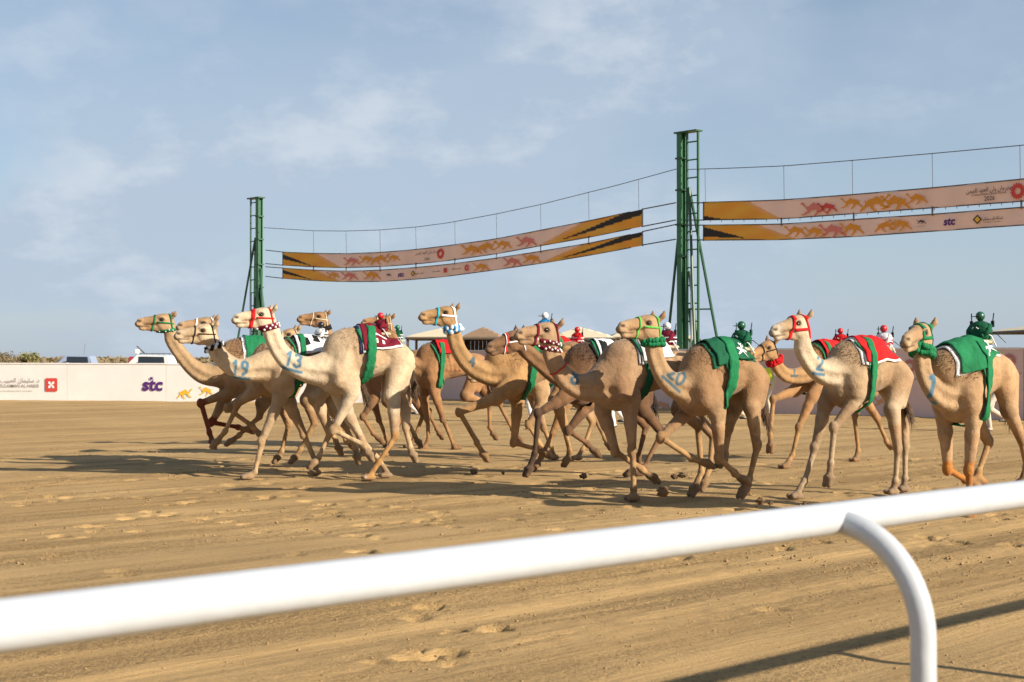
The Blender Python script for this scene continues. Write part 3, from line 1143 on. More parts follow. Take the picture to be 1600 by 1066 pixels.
class Camel:
    def __init__(s, name_label, g, theta, px, coat, legs, voxel=0.0145, head_scale=1.12, head_roll=None):
        s.th = R(theta)
        s.P0 = ground(*g)
        s.P0[2] = 0
        s.fwd = np.array([-math.cos(s.th), -math.sin(s.th), 0])
        s.left = np.array([math.sin(s.th), -math.cos(s.th), 0])
        s.px = px
        s.root = empty('racing_camel', s.P0, math.pi + s.th)
        tag(s.root, name_label, 'camel', 'racing camels')
        s.hs = head_scale
        s.voxel = voxel
        s.coat = coat
        s.legs_px = legs
        s.build()

    def un(s, p, lat=0.0):
        P = on_plane(p[0], p[1], s.P0 + s.left * lat, s.left)
        q = P - s.P0
        return np.array([q @ s.fwd, lat, P[2]])

    def default_leg(s, kind, side):
        S, H = s.S, s.H
        if kind == 'F':
            pose = [(-.02, .98), (.22, .62), (.02, .30), (-.12, .18)] if side > 0 else [(-.08, .95), (-.22, .55), (-.36, .2), (-.42, .03)]
            return [np.array([S[0] + a, side * .14, z]) for a, z in pose]
        pose = [(.12, .98), (-.08, .62), (.1, .18), (.2, .03)] if side > 0 else [(.02, .98), (-.32, .66), (-.5, .34), (-.58, .22)]
        return [np.array([H[0] + a, side * .14, z]) for a, z in pose]

    def build(s):
        px = s.px
        S = s.S = s.un(px['S'])
        Mi = s.M = s.un(px['M'])
        H = s.H = s.un(px['H'])
        hump = s.hump = s.un(px['hump'])
        T = s.T = s.un(px['T'])
        neck = [s.un(p) for p in px['neck']]
        nose = s.un(px['nose'])
        cran = s.un(px['head'])
        if 'head_turn' in px:                       # head swung sideways towards the camera
            hd = nose - cran
            L = math.hypot(hd[0], hd[2])
            a = R(px['head_turn'])
            ax = np.array([hd[0] / L * math.cos(a), math.sin(a), hd[2] / L * math.cos(a)])
        else:
            ax = (nose - cran) / np.linalg.norm(nose - cran)
        side = np.cross([0, 0, 1], ax)
        side /= np.linalg.norm(side)
        up = np.cross(ax, side)
        s.hax = np.array([ax, side, up])
        s.cran = cran
        hs = s.hs

        def hp(x, y, z):
            return cran + (ax * x + side * y + up * z) * hs
        s.hp = hp
        legs = {}
        for key in ('FL', 'FR', 'HL', 'HR'):
            sd = 1 if key[1] == 'L' else -1
            base = .17 if key[0] == 'F' else .16
            lp = s.legs_px.get(key)
            if lp is None:
                legs[key] = s.default_leg(key[0], sd)
            else:
                lats = [base, base * .9, base * .8, base * .75]
                legs[key] = [s.un(p, sd * l) for p, l in zip(lp, lats)]
            for q in legs[key]:
                q[2] = max(q[2], .05)
            # keep shanks at believable length
            L_ = legs[key]
            for i0, i1, lo, hi in ((1, 2, .30, .56), (2, 3, .10, .24)):
                dv = L_[i1] - L_[i0]
                ln = np.linalg.norm(dv)
                if ln < lo or ln > hi:
                    L_[i1] = L_[i0] + dv / ln * min(max(ln, lo), hi)
                    L_[i1][2] = max(L_[i1][2], .05)
        s.legs = legs
        pts = np.array([S, Mi, H, hump, T, nose, cran] + neck + [q for L in legs.values() for q in L])
        lo = pts.min(0) - np.array([.45, .05, .2])
        hi = pts.max(0) + np.array([.45, .05, .28])
        lo[1] = min(lo[1], -.36)
        hi[1] = max(hi[1], .36)
        lo[2] = -.02
        if 'head_turn' in px:
            hi[1] = max(hi[1], .75)
        fld = Field(lo, hi, s.voxel)
        rs = px.get('rS', .33) * .95
        # trunk
        fld.cone(S, Mi, rs, px.get('rM', .262), .08, 1.25)
        fld.cone(Mi, H, px.get('rM', .262), .195, .08, 1.1)
        fld.ell(Mi + [.10, 0, -.02], (.36, .25, .25), .08)
        fld.ell(H + [.0, 0, .04], (.25, .21, .20), .06)
        for i in range(4):                                      # ribs
            xr = Mi[0] + .30 - i * .085
            for sd in (1, -1):
                fld.cone([xr, sd * .225, Mi[2] + .12], [xr - .06, sd * .225, Mi[2] - .14], .024, .02, .035)
        fld.ell(S + [.08, 0, -.14], (.27, .19, .27), .08)
        fld.ell(S + [-.02, 0, -rs - .02], (.14, .1, .07), .06)              # chest pad
        # hump
        dz = hump[2] - S[2]
        fld.ell([hump[0], 0, hump[2] - .17], (.25, .12, .17), .12)
        fld.cone([hump[0] + .15, 0, S[2] + dz * .45], [hump[0] - .28, 0, Mi[2] + dz * .42], .22, .2, .12, 1.15)
        # shoulders, hips
        for sd in (1, -1):
            fld.cone(S + [.02, sd * .15, .22], S + [.1, sd * .2, -.2], .1, .12, .08, 1.3)
            fld.cone(H + [.05, sd * .14, .08], H + [-.15, sd * .12, -.02], .12, .11, .06, 1.1)
            fld.ell(H + [.2, sd * .19, .13], (.07, .04, .05), .04)          # hip bone
            fld.ell(H + [-.2, sd * .10, .04], (.06, .05, .06), .03)        # seat bone
            fld.cone(S + [-.03, sd * .215, .27], S + [.07, sd * .245, .0], .035, .045, .03)   # shoulder blade ridge
        # creases behind the shoulder, in front of the thigh and along the jugular
        for sd in (1, -1):
            e0 = legs['FL' if sd > 0 else 'FR'][0]
            fld.cone(S + [-.17, sd * .33, .22], S + [-.13, sd * .325, -.18], .045, .06, .09, sub=True)
            fld.cone(H + [.27, sd * .335, .06], H + [.22, sd * .30, -.26], .06, .09, .1, sub=True)
            fld.cone(S + [.27, sd * .27, .12], S + [.25, sd * .25, -.12], .05, .06, .08, sub=True)
            fld.cone(H + [-.12, sd * .36, .1], H + [-.06, sd * .34, -.2], .035, .05, .08, sub=True)
        # neck
        rn = [a_ * f_ for a_, f_ in zip(px.get('rn', [.1, .115, .145, .18, .23]), (.95, .88, .86, .93, .96))]
        chain = neck + [S + np.array([.05, 0, -.02])]
        rr = list(rn[:len(neck)]) + [.27]
        back = hp(-.05, 0, -.06)
        fld.cone(back, chain[0], .092 * hs, rr[0], .06, 1.15)
        # subdivide the neck as a smooth curve
        K = np.array([back] + chain)
        KR = np.array([.085 * hs] + rr)
        grooves = []
        for i in range(1, len(K) - 1):
            p0, p1, p2, p3 = K[i - 1], K[i], K[i + 1], K[min(i + 2, len(K) - 1)]
            prev, pr = p1, KR[i]
            for t in (1 / 3, 2 / 3, 1.0):
                q = .5 * (2 * p1 + (p2 - p0) * t + (2 * p0 - 5 * p1 + 4 * p2 - p3) * t * t + (3 * p1 - p0 - 3 * p2 + p3) * t ** 3)
                r_ = KR[i] + (KR[i + 1] - KR[i]) * t
                fld.cone(prev, q, pr, r_, .05, 1.28)
                if i < len(K) - 2:
                    grooves.append((prev, q, pr, r_))
                prev, pr = q, r_
        for a_, b_, ra_, rb_ in grooves:
            nx_ = np.array([-(b_ - a_)[2], 0, (b_ - a_)[0]])
            nx_ = nx_ / (np.linalg.norm(nx_) + 1e-6)
            nx_ = nx_ if nx_[2] < 0 else -nx_
            for sd in (1, -1):
                fld.cone(a_ + nx_ * ra_ * .40 + [0, sd * (ra_ * .82 + .036), 0], b_ + nx_ * rb_ * .40 + [0, sd * (rb_ * .82 + .036), 0], .03, .03, .07, sub=True)
        # legs
        for key, L in legs.items():
            sd = 1 if key[1] == 'L' else -1
            e, k_, f, t = L
            if key[0] == 'F':
                sh = S + np.array([.08, sd * .17, -.08])
                fld.cone(sh, e, .165, .112, .055, 1.35)
                fld.ell(e * .55 + sh * .45 + np.array([-.1, sd * .035, .0]), (.085, .06, .15), .04)
                m = e * .68 + k_ * .32
                fld.cone(e, m, .094, .077, .04, 1.15)
                fld.cone(e + np.array([.04, sd * .03, -.03]), m + np.array([.03, sd * .025, -.05]), .05, .035, .02)
                fld.cone(m, k_, .078, .048, .035)
                fld.ell(k_ + np.array([.012, 0, 0]), (.058, .055, .078), .018)
                fld.cone(k_, f, .038, .031, .016)
                fld.cone(k_ + np.array([-.035, 0, -.03]), f + np.array([-.020, 0, .03]), .018, .017, .012)
            else:
                hip = H + np.array([-.03, sd * .14, -.03])
                fld.cone(hip, e, .18, .105, .045, 1.3)
                fld.cone(hip + np.array([-.13, sd * .03, -.02]), e * .6 + hip * .4 + np.array([-.12, sd * .0, -.1]), .09, .07, .03, 1.2)
                fld.ell(e + np.array([.02, 0, 0]), (.095, .072, .105), .04)
                m = e * .6 + k_ * .4
                fld.cone(e, m, .098, .068, .04, 1.1)
                fld.cone(m, k_, .068, .045, .03)
                fld.ell(k_ + np.array([-.022, 0, .02]), (.055, .044, .07), .018)
                fld.cone(e + np.array([-.11, 0, -.02]), k_ + np.array([-.05, 0, .05]), .03, .024, .03)
                fld.cone(k_, f, .037, .030, .016)
                fld.cone(k_ + np.array([-.035, 0, -.02]), f + np.array([-.020, 0, .03]), .020, .017, .012)
            fld.ell(f, (.044, .042, .05), .02)
            dv = t - f
            dv = dv / (np.linalg.norm(dv) + 1e-6)
            fld.cone(f, t, .036, .042, .025)
            # two-toed pad: toes point forward along the ground or along the shank when lifted
            flat = t[2] < .09
            td = np.array([1, 0, -.05]) if flat else (dv * .75 + np.array([.35 if dv[0] >= 0 else -.1, 0, -.3]))
            td /= np.linalg.norm(td)
            base = t.copy()
            if flat:
                base[2] = .045
            for ty in (-.038, .038):
                a_ = base + np.array([0, ty * .7, 0])
                b_ = base + td * .085 + np.array([0, ty, 0])
                fld.cone(a_, b_, .046, .034, .02, 1.0)
            fld.ell(base - td * .02 + np.array([0, 0, -.008 if flat else 0]), (.075, .07, .04), .03)
        # tail
        t1 = T + np.array([-.06, 0, -.1])
        tl = px.get('tail', (-.16, -.42))
        t2 = T + np.array([tl[0] * .6, 0.0, tl[1] * .55])
        t3 = T + np.array([tl[0], 0.0, tl[1]])
        fld.cone(H + [-.18, 0, .06], t1, .07, .045, .06)
        fld.cone(t1, t2, .04, .026, .03)
        fld.cone(t2, t3, .03, .045, .03, 1.4)
        fld.cone(t3, t3 + np.array([tl[0] * .3, 0, -.16]), .045, .014, .03, 1.4)
        # head
        A = s.hax

        def he(c, r, k=.03, sub=False):
            fld.ell(hp(*c), np.array(r) * hs, k, A, sub)

        def hc(a, b, ra, rb, k=.03, ky=1.0, sub=False):
            fld.cone(hp(*a), hp(*b), ra * hs, rb * hs, k, ky, sub)
        he((-.015, 0, .012), (.11, .08, .092))
        he((.05, 0, .066), (.08, .052, .036))
        hc((.02, 0, .012), (.26, 0, .012), .086, .056, .03, 1.1)
        hc((.25, 0, .006), (.345, 0, -.008), .054, .046, .03, 1.05)
        he((.325, 0, .02), (.055, .038, .032))
        he((.382, 0, -.028), (.038, .046, .038), .02)
        he((.35, 0, -.048), (.05, .048, .032), .02)
        hc((.0, 0, -.085), (.29, 0, -.09), .068, .032, .03, 1.15)
        hc((-.03, 0, -.10), (.10, 0, -.118), .05, .04, .04, 1.2)
        he((.318, 0, -.094), (.05, .034, .028), .02)
        for sd in (1, -1):
            he((.06, sd * .066, .052), (.052, .024, .022), .015)       # brow
            he((.02, sd * .052, -.06), (.09, .034, .075), .03)         # jowl
            hc((.09, sd * .06, -.01), (.24, sd * .045, -.012), .02, .014, .02)   # cheek bone
            hc((-.085, sd * .062, .045), (-.12, sd * .092, .088), .026, .029, .015)
            hc((-.12, sd * .092, .088), (-.142, sd * .10, .152), .029, .004, .012)
            he((.362, sd * .042, .012), (.024, .013, .012), .012, True)  # nostril
            hc((.25, sd * .053, -.066), (.40, sd * .045, -.068), .009, .009, .01, 1.0, True)
            he((.066, sd * .083, .022), (.026, .012, .018), .01, True)   # eye socket
        V, Fq = fld.mesh()
        s.V = V
        # ---------------- colours
        c = s.coat
        C = np.tile(np.array(c['base'], float), (len(V), 1))
        alpha = np.zeros(len(V))
        z = V[:, 2]
        nz = vnoise(V[:, 0] * 2.2 + 5, V[:, 2] * 2.2 + V[:, 1] * 3, 3)
        C *= (0.80 + .40 * nz)[:, None]
        patch = sm(vnoise(V[:, 0] * 1.3 + 11 + s.P0[0], V[:, 2] * 1.6 + V[:, 1] * 2 + s.P0[1], 13), .45, .75)
        C = mixc(C, np.array(c.get('dark', np.array(c['base']) * .55)) * 1.35, patch * .5)
        light = np.array(c.get('light', np.array(c['base']) * 1.25 + .02))
        dark = np.array(c.get('dark', np.array(c['base']) * .55))
        # neck and head paler
        nd = np.full(len(V), 9.0)
        for i in range(len(K) - 1):
            nd = np.minimum(nd, seg_dist(V, K[i], K[i + 1])[0] - .12)
        wneck = 1 - sm(nd, .0, .2)
        wneck *= sm(V[:, 0], S[0] + .05, S[0] + .4)
        C = mixc(C, light, wneck * c.get('neck', .6))
        upn = np.zeros(len(V))
        for i in range(len(K) - 1):
            dd, t_ = seg_dist(V, K[i], K[i + 1])
            ax_ = K[i] + t_[:, None] * (K[i + 1] - K[i])
            m_ = dd < .26
            bv = (K[i + 1] - K[i]) / np.linalg.norm(K[i + 1] - K[i])
            un = np.array([-bv[2], 0, bv[0]])
            un = un if un[2] > 0 else -un
            upn[m_] = np.maximum(upn[m_], (((V - ax_) @ un) / (dd + .02))[m_])
        C = mixc(C, np.array(c['base']) * .82, wneck * sm(upn, .45, .95) * .6)
        # belly and inner flanks paler
        bel = sm(S[2] - z, .1, .4) * (1 - sm(np.abs(V[:, 0] - Mi[0]), .3, .6)) * sm(z, .85, 1.0)
        C = mixc(C, light, bel * .45)
        # hump wool
        wh = 1 - sm(np.linalg.norm((V - (hump + [-.02, 0, -.12])) / [.48, .5, .34], axis=1), .4, 1.0)
        C = mixc(C, dark * 1.15, wh * c.get('hump', .6) * (.6 + .6 * vnoise(V[:, 0] * 9, V[:, 2] * 9 + V[:, 1] * 7, 5)).clip(0, 1))
        alpha = np.maximum(alpha, wh * c.get('fur', .7))
        # legs: darker pads on the joints, dyed or yellowed shanks
        for key, L in legs.items():
            lw, _ = seg_dist(V, L[1], L[2])
            lw2, _ = seg_dist(V, L[2], L[3])
            low = 1 - sm(np.minimum(lw, lw2), .075, .11)
            kn = 1 - sm(np.linalg.norm(V - L[1], axis=1), .08, .13)
            dye = c.get('dye', {}).get(key)
            if dye is not None:
                w = np.maximum(low, kn) * (.75 + .25 * nz)
                C = mixc(C, dye, w.clip(0, 1))
            else:
                C = mixc(C, np.array(c.get('shank', light)), low * .6)
                if key[0] == 'H':
                    st = 1 - sm(np.linalg.norm(V - (L[0] + [.06, 0, -.03]), axis=1), .06, .12)
                    C = mixc(C, dark * .7, st * .55)
                C = mixc(C, dark, kn * .35)
            foot = 1 - sm(np.linalg.norm(V - L[3], axis=1), .1, .16)
            C = mixc(C, c.get('foot', (.16, .10, .06)), foot * (.55 if dye is None else .25))
        # dust and staining on the legs, worn dark knees, matted hair on the chest
        dn = vnoise(V[:, 0] * 11 + 3, V[:, 2] * 7 + V[:, 1] * 13, 17) * .6 + vnoise(V[:, 0] * 27, V[:, 2] * 19 + V[:, 1] * 23, 18) * .4
        legz = 1 - sm(z, .75, 1.1)
        C = mixc(C, dark, legz * sm(dn, .5, .75) * .42)
        C = mixc(C, dark * .9, sm(dn, .6, .8) * (1 - legz) * .16)
        # tail tuft
        tt = 1 - sm(seg_dist(V, t2, t3 + np.array([tl[0] * .3, 0, -.16]))[0], .05, .08)
        C = mixc(C, dark * .35, tt)
        # head details
        hl = ((V - cran) @ A.T) / hs
        near = (np.abs(hl[:, 0] - .15) < .35) & (np.abs(hl[:, 2]) < .22) & (np.abs(hl[:, 1]) < .2)
        C = mixc(C, np.array(c['base']) * .75, sm(hl[:, 2], .05, .09) * near * .45)
        muz = sm(hl[:, 0], .2, .34) * near
        C = mixc(C, c.get('muzzle', light), muz * .7)
        ay = np.abs(hl[:, 1])
        eye = (1 - sm(np.hypot((hl[:, 0] - .062) * .8, hl[:, 2] - .022), .022, .042)) * (ay > .04) * near
        C = mixc(C, dark * .25, eye * .9)
        nos = (1 - sm(np.hypot((hl[:, 0] - .362) * .7, hl[:, 2] - .008), .010, .024)) * (ay > .018) * near
        C = mixc(C, (.05, .03, .025), nos * .9)
        mouth = (1 - sm(np.abs(hl[:, 2] + .066 - (hl[:, 0] - .3) * .06), .005, .014)) * sm(hl[:, 0], .2, .25) * near
        C = mixc(C, (.07, .045, .035), mouth * .75)
        lip = sm(hl[:, 0], .385, .41) * near
        C = mixc(C, (.12, .085, .075), lip * .5)
        earin = (1 - sm(np.linalg.norm(hl - np.array([-.08, 0, .12]), axis=1) - .08, .0, .06)) * (hl[:, 2] > .1) * near
        C = mixc(C, dark, earin * .5)
        # painted number on the near side of the neck
        if 'num' in c:
            txt, cpx, size, tilt, ink = c['num']
            o = s.un(cpx, .12)
            ca, sa = math.cos(R(tilt)), math.sin(R(tilt))
            n = len(txt)
            lines = []
            for i, ch in enumerate(txt):
                for st in DIGITS[ch]:
                    lines.append([((x - .5) * .62 + (i - (n - 1) / 2) * .74, y - .5) for x, y in st])
            if c.get('bar', True):
                lines.append([(-.42 * n, -.78), (.42 * n, -.78)])
            tc_ = -(s.P0 + s.fwd * o[0])
            tcl = np.array([tc_ @ s.fwd, tc_ @ s.left])
            tcl /= np.linalg.norm(tcl)
            wv = np.array([tcl[0] * .6, .4 + tcl[1] * .6])
            wv /= np.linalg.norm(wv)
            rv = np.array([wv[1], -wv[0]])
            near_ax = np.zeros_like(V)
            bd_ = np.full(len(V), 9.0)
            for i in range(len(K) - 1):
                dd, t_ = seg_dist(V, K[i], K[i + 1])
                m_ = dd < bd_
                bd_[m_] = dd[m_]
                near_ax[m_] = (K[i] + t_[:, None] * (K[i + 1] - K[i]))[m_]
            facing = ((V - near_ax)[:, :2] @ wv) > .02
            o2 = o[:2] @ rv
            P2 = np.stack([V[:, :2] @ rv, V[:, 2]], 1)
            dm = np.full(len(V), 9.0)
            for ln in lines:
                q = [np.array([o2 - (x * ca - y * sa) * size * .95, o[2] + (x * sa + y * ca) * size]) for x, y in ln]
                for a_, b_ in zip(q[:-1], q[1:]):
                    dm = np.minimum(dm, seg_dist(P2, a_, b_)[0])
            wob = .004 * (vnoise(V[:, 0] * 40, V[:, 2] * 40, 9) - .5)
            ok = facing & (bd_ < .4)
            w = (1 - sm(dm + wob, size * .07, size * .145)) * ok
            halo = (1 - sm(dm, size * .08, size * .25)) * ok
            C = mixc(C, np.array(ink) * 1.5, halo * .18)
            C = mixc(C, ink, w * .9)
        C = np.clip(C * np.array([.745, .69, .605]), .004, .9)
        s.body = np_mesh('body', V, Fq, coat_mat, s.root, np.concatenate([C, alpha[:, None]], 1))
        s.bvh = BVHTree.FromPolygons(V.tolist(), Fq.tolist())
        # shaggy wool standing off the hump
        wool = np.flatnonzero((alpha > .22))
        nh = int(c.get('shag', 1500))
        if nh and len(wool):
            pick = RNG.choice(wool, nh)
            no = np.array([s.body.data.vertices[int(i)].normal[:] for i in pick])
            tipd = no * .55 + np.array([-.5, 0, -.25]) + RNG.normal(0, .3, (nh, 3))
            tipd /= np.linalg.norm(tipd, axis=1)[:, None]
            ln = RNG.uniform(.025, .06, nh)[:, None]
            sdv = np.cross(tipd, no)
            sdv /= np.linalg.norm(sdv, axis=1)[:, None] + 1e-6
            p_ = V[pick] - no * .004
            wd = .006
            HV = np.stack([p_ - sdv * wd, p_ + sdv * wd, p_ + tipd * ln], 1).reshape(-1, 3)
            hc_ = C[pick] * RNG.uniform(.68, 1.12, (nh, 1))
            HC = np.concatenate([np.repeat(hc_, 3, 0), np.zeros((nh * 3, 1))], 1)
            tl_i = np.flatnonzero(tt > .4)
            if len(tl_i):
                pk = RNG.choice(tl_i, 160)
                dn_ = np.array([tl[0] * .8, 0, -.5]) + RNG.normal(0, .12, (160, 3))
                dn_ /= np.linalg.norm(dn_, axis=1)[:, None]
                sv_ = np.cross(dn_, [0, 1, 0]) * .005
                TV = np.stack([V[pk] - sv_, V[pk] + sv_, V[pk] + dn_ * RNG.uniform(.08, .2, (160, 1))], 1).reshape(-1, 3)
                TC = np.tile(np.append(dark * .3, 0), (480, 1))
                tag(np_mesh('tail_hair', TV, np.arange(480).reshape(-1, 3), coat_mat, s.root, TC), kind='stuff')
            tag(np_mesh('hump_wool', HV, np.arange(nh * 3).reshape(-1, 3), coat_mat, s.root, HC), kind='stuff')
        for sd in (1, -1):
            MB().ball((0, 0, 0), .024 * hs, 12, 8).build('eye', eye_mat, s.root, True).location = hp(.066, sd * .068, .022)

    # ---- things worn, laid on the skin by casting from inside outwards
    def hit(s, o, d, off, fallback=.2, lim=1.2):
        h = s.bvh.ray_cast(Vector(o), Vector(d), 1.2)
        if h[0] is not None and h[3] > lim:
            return np.array(o) + np.array(d) * (lim + off)
        if h[0] is None:
            return np.array(o) + np.array(d) * fallback
        return np.array(h[0]) + np.array(d) * off

    def band(s, name, c, n, w, m, a0=0, a1=360, off=.012, seg=40, nw=3, thick=.008, ref=(0, 0, 1), wob=0.0, slope=0.0, parent=None, lim=1.2):
        """strip lying on the skin in the plane through c with normal n; angle 0 points along ref"""
        c = np.array(c, float)
        n = np.array(n, float)
        n /= np.linalg.norm(n)
        u = np.array(ref, float)
        u -= n * (u @ n)
        u /= np.linalg.norm(u)
        v = np.cross(n, u)
        full = abs(a1 - a0) >= 360
        cnt = seg if full else seg + 1
        verts, faces = [], []
        last = None
        for i in range(cnt):
            a = R(a0 + (a1 - a0) * i / seg)
            d = u * math.cos(a) + v * math.sin(a)
            for j in range(nw):
                ww = w * (j / (nw - 1) - .5)
                if wob:
                    ww *= 1 + wob * math.sin(i * 1.7 + j)
                verts.append(s.hit(c + n * (ww + slope * math.sin(a)), d, off, lim=lim))
        for i in range(seg):
            i2 = (i + 1) % cnt
            for j in range(nw - 1):
                faces.append((i * nw + j, i2 * nw + j, i2 * nw + j + 1, i * nw + j + 1))
        o = mesh_obj(name, verts, faces, m, parent or s.root)
        md = o.modifiers.new('thickness', 'SOLIDIFY')
        md.thickness = thick
        md.offset = 0
        return o

    def sheet(s, name, xa, xb, th, m, off=.02, nx=22, na=40, hem=None, thick=.01, a_off=0, parent=None, zc=None):
        """cloth over the back from local x = xa to xb; th(t) gives the half angle down the flanks"""
        verts, faces = [], []
        for i in range(nx + 1):
            t = i / nx
            x = xa + (xb - xa) * t
            cz = np.interp(x, [s.H[0], s.M[0], s.S[0]], [s.H[2], s.M[2], s.S[2]])
            lim = th(t)
            for j in range(na + 1):
                a = R(a_off + lim * (2 * j / na - 1))
                d = np.array([0, math.sin(a), math.cos(a)])
                wr = .004 * math.sin(i * 1.1 + a * 9) + .004 * math.sin(a * 14 - i * .6)
                verts.append(s.hit((x, 0, cz), d, off + wr))
        w = na + 1
        for i in range(nx):
            for j in range(na):
                faces.append((i * w + j, i * w + j + 1, (i + 1) * w + j + 1, (i + 1) * w + j))
        o = mesh_obj(name, verts, faces, m, parent or s.root)
        md = o.modifiers.new('thickness', 'SOLIDIFY')
        md.thickness = thick
        md.offset = 0
        return o

    def neck_ring(s, t):
        """centre and direction of the neck at t (0 = behind the head)"""
        K = [s.hp(-.05, 0, -.06)] + [s.un(p) for p in s.px['neck']]
        i = min(int(t), len(K) - 2)
        f = t - i
        c = K[i] * (1 - f) + K[i + 1] * f
        return c, (K[i + 1] - K[i]) / np.linalg.norm(K[i + 1] - K[i])

    def collar(s, name, t, m, style='band', w=.07, r=.03, n=20, m2=None, tilt=None):
        c, d = s.neck_ring(t)
        if tilt is not None:
            d = d + np.array(tilt)
            d /= np.linalg.norm(d)
        if style == 'band':
            o = s.band(name, c, d, w, m, off=.012, seg=40, lim=.2)
            if m2 is not None:
                u = np.cross(d, [0, 1, 0])
                v = np.cross(d, u)
                mb = MB()
                for i in range(n):
                    a = 2 * math.pi * (i + .5) / n
                    p = s.hit(c + d * (.22 * w * (-1) ** i), u * math.cos(a) + v * math.sin(a), .02, lim=.2)
                    mb.ball(p, r, 8, 5)
                mb.build('bead_row', m2, o, True)
            return o
        u = np.cross(d, [0, 1, 0])
        u /= np.linalg.norm(u)
        v = np.cross(d, u)
        o = None
        for q, mm in enumerate([m] if m2 is None else [m, m2]):
            mb = MB()
            for i in range(n):
                if m2 is not None and i % 2 != q:
                    continue
                for jj in (-1, 1):
                    a = 2 * math.pi * (i + .25 * jj) / n
                    p = s.hit(c + d * (jj * w * .3), u * math.cos(a) + v * math.sin(a), .018, lim=.17)
                    p = p + RNG.normal(0, .006, 3)
                    mb.ball(p, r * RNG.uniform(.85, 1.2), 7, 5)
            if o is None:
                o = tag(mb.build(name, mm, s.root, True), kind='stuff')
            else:
                tag(mb.build('pompom_row', mm, o, True), kind='stuff')
        return o

    def halter(s, m, w=.026, nose_t=.17, tilt=.25, cheek=True, throat=True, cheek_z=-.02, name='halter', m2=None, browband=False, wn=None):
        A = s.hax
        hs = s.hs
        o = s.band(name, s.hp(nose_t, 0, -.035), A[0] + A[2] * tilt, (wn or w) * 1.1, m, off=.009, seg=32, ref=A[2], thick=.006)
        if throat:
            s.band('throat_strap', s.hp(-.075, 0, -.03), A[0] * 1.0 + A[2] * -.12, w, m2 or m, off=.009, seg=32, ref=A[2], thick=.006, parent=o, lim=.155 * hs)
        if cheek:
            s.band('cheek_strap', s.hp(.06, 0, cheek_z), A[2] - A[0] * .12, w, m2 or m, a0=52, a1=308, off=.009, seg=36, ref=A[0], thick=.006, parent=o, lim=.17 * hs)
        return o

    def xl(s, p, lat=.25):
        return s.un(p, lat)[0]
# pixel outlines of every camel in the field (joints), read off its own vertical mid plane
PALE = dict(base=(.50, .385, .26), light=(.66, .55, .41), dark=(.26, .16, .085), shank=(.55, .41, .24))
TAN = dict(base=(.43, .29, .165), light=(.55, .41, .26), dark=(.20, .11, .055), shank=(.50, .32, .14))
GOLD = dict(base=(.42, .255, .115), light=(.50, .33, .165), dark=(.19, .10, .045), shank=(.46, .29, .13))
BROWN = dict(base=(.31, .165, .078), light=(.42, .255, .13), dark=(.13, .066, .032), shank=(.40, .24, .11))
DARK = dict(base=(.19, .098, .047), light=(.30, .175, .09), dark=(.06, .03, .016), shank=(.26, .15, .075))
INK = (.045, .20, .36)
INK2 = (.04, .12, .19)
RUST = (.22, .035, .012)
ORANGE = (.50, .20, .03)
YEL = (.55, .33, .10)


def C_(preset, **k):
    d = dict(preset)
    d.update(k)
    return d


CAMELS = {}


def camel(key, label, g, th, coat, legs=None, voxel=.0145, **px):
    CAMELS[key] = Camel(label, g, th, px, coat, legs or {}, voxel)
    return CAMELS[key]


camel('A', 'tan camel number 18 in green halter with rust red forelegs, leading the race', (350, 729), 24,
      C_(TAN, num=('18', (332, 552), 0.173, -28, INK2), dye={'FL': RUST, 'FR': RUST}, hump=.75, neck=.75),
      dict(FL=[(364, 612), (314, 630), (327, 676), (333, 692)], FR=[(352, 622), (331, 660), (372, 668), (388, 672)],
           HL=[(437, 628), (450, 665), (440, 705), (433, 716)], HR=[(410, 630), (404, 652), (374, 680), (360, 690)]),
      nose=(219, 503), head=(258, 502), neck=[(268, 530), (284, 555), (306, 578), (330, 586)], S=(372, 578), M=(415, 568), H=(455, 572),
      hump=(376, 530), T=(476, 572))
camel('B', 'camel with white noseband, its head just above number 19', (310, 740), 26,
      C_(TAN, hump=.5, neck=.7),
      dict(FL=[(398, 612), (371, 632), (352, 674), (337, 692)], FR=[(393, 615), (356, 638), (395, 667), (408, 680)],
           HL=[(480, 625), (490, 662), (470, 702), (460, 716)], HR=[(485, 625), (505, 655), (525, 690), (530, 702)]),
      voxel=.017, nose=(284, 509), head=(323, 508), neck=[(332, 534), (348, 558), (370, 575), (392, 578)], S=(418, 578), M=(460, 570), H=(502, 574),
      hump=(434, 538), T=(522, 578))
camel('C', 'pale camel number 19 with black halter and black pompom collar', (392, 748), 28,
      C_(PALE, num=('19', (375, 575), 0.188, -5, INK), hump=.5, neck=.8),
      dict(FL=[(437, 622), (409, 690), (398, 738), (388, 752)], FR=[(452, 630), (475, 679), (494, 726), (493, 744)],
           HL=[(493, 622), (514, 678), (498, 715), (489, 724)], HR=[(510, 630), (540, 668), (556, 702), (558, 715)]),
      nose=(283, 522), head=(322, 519), neck=[(337, 547), (354, 567), (376, 578), (398, 576), (420, 573)], rn=[.105, .125, .155, .18, .235],
      S=(446, 574), M=(492, 566), H=(534, 570), hump=(455, 534), T=(556, 574), rS=.32)
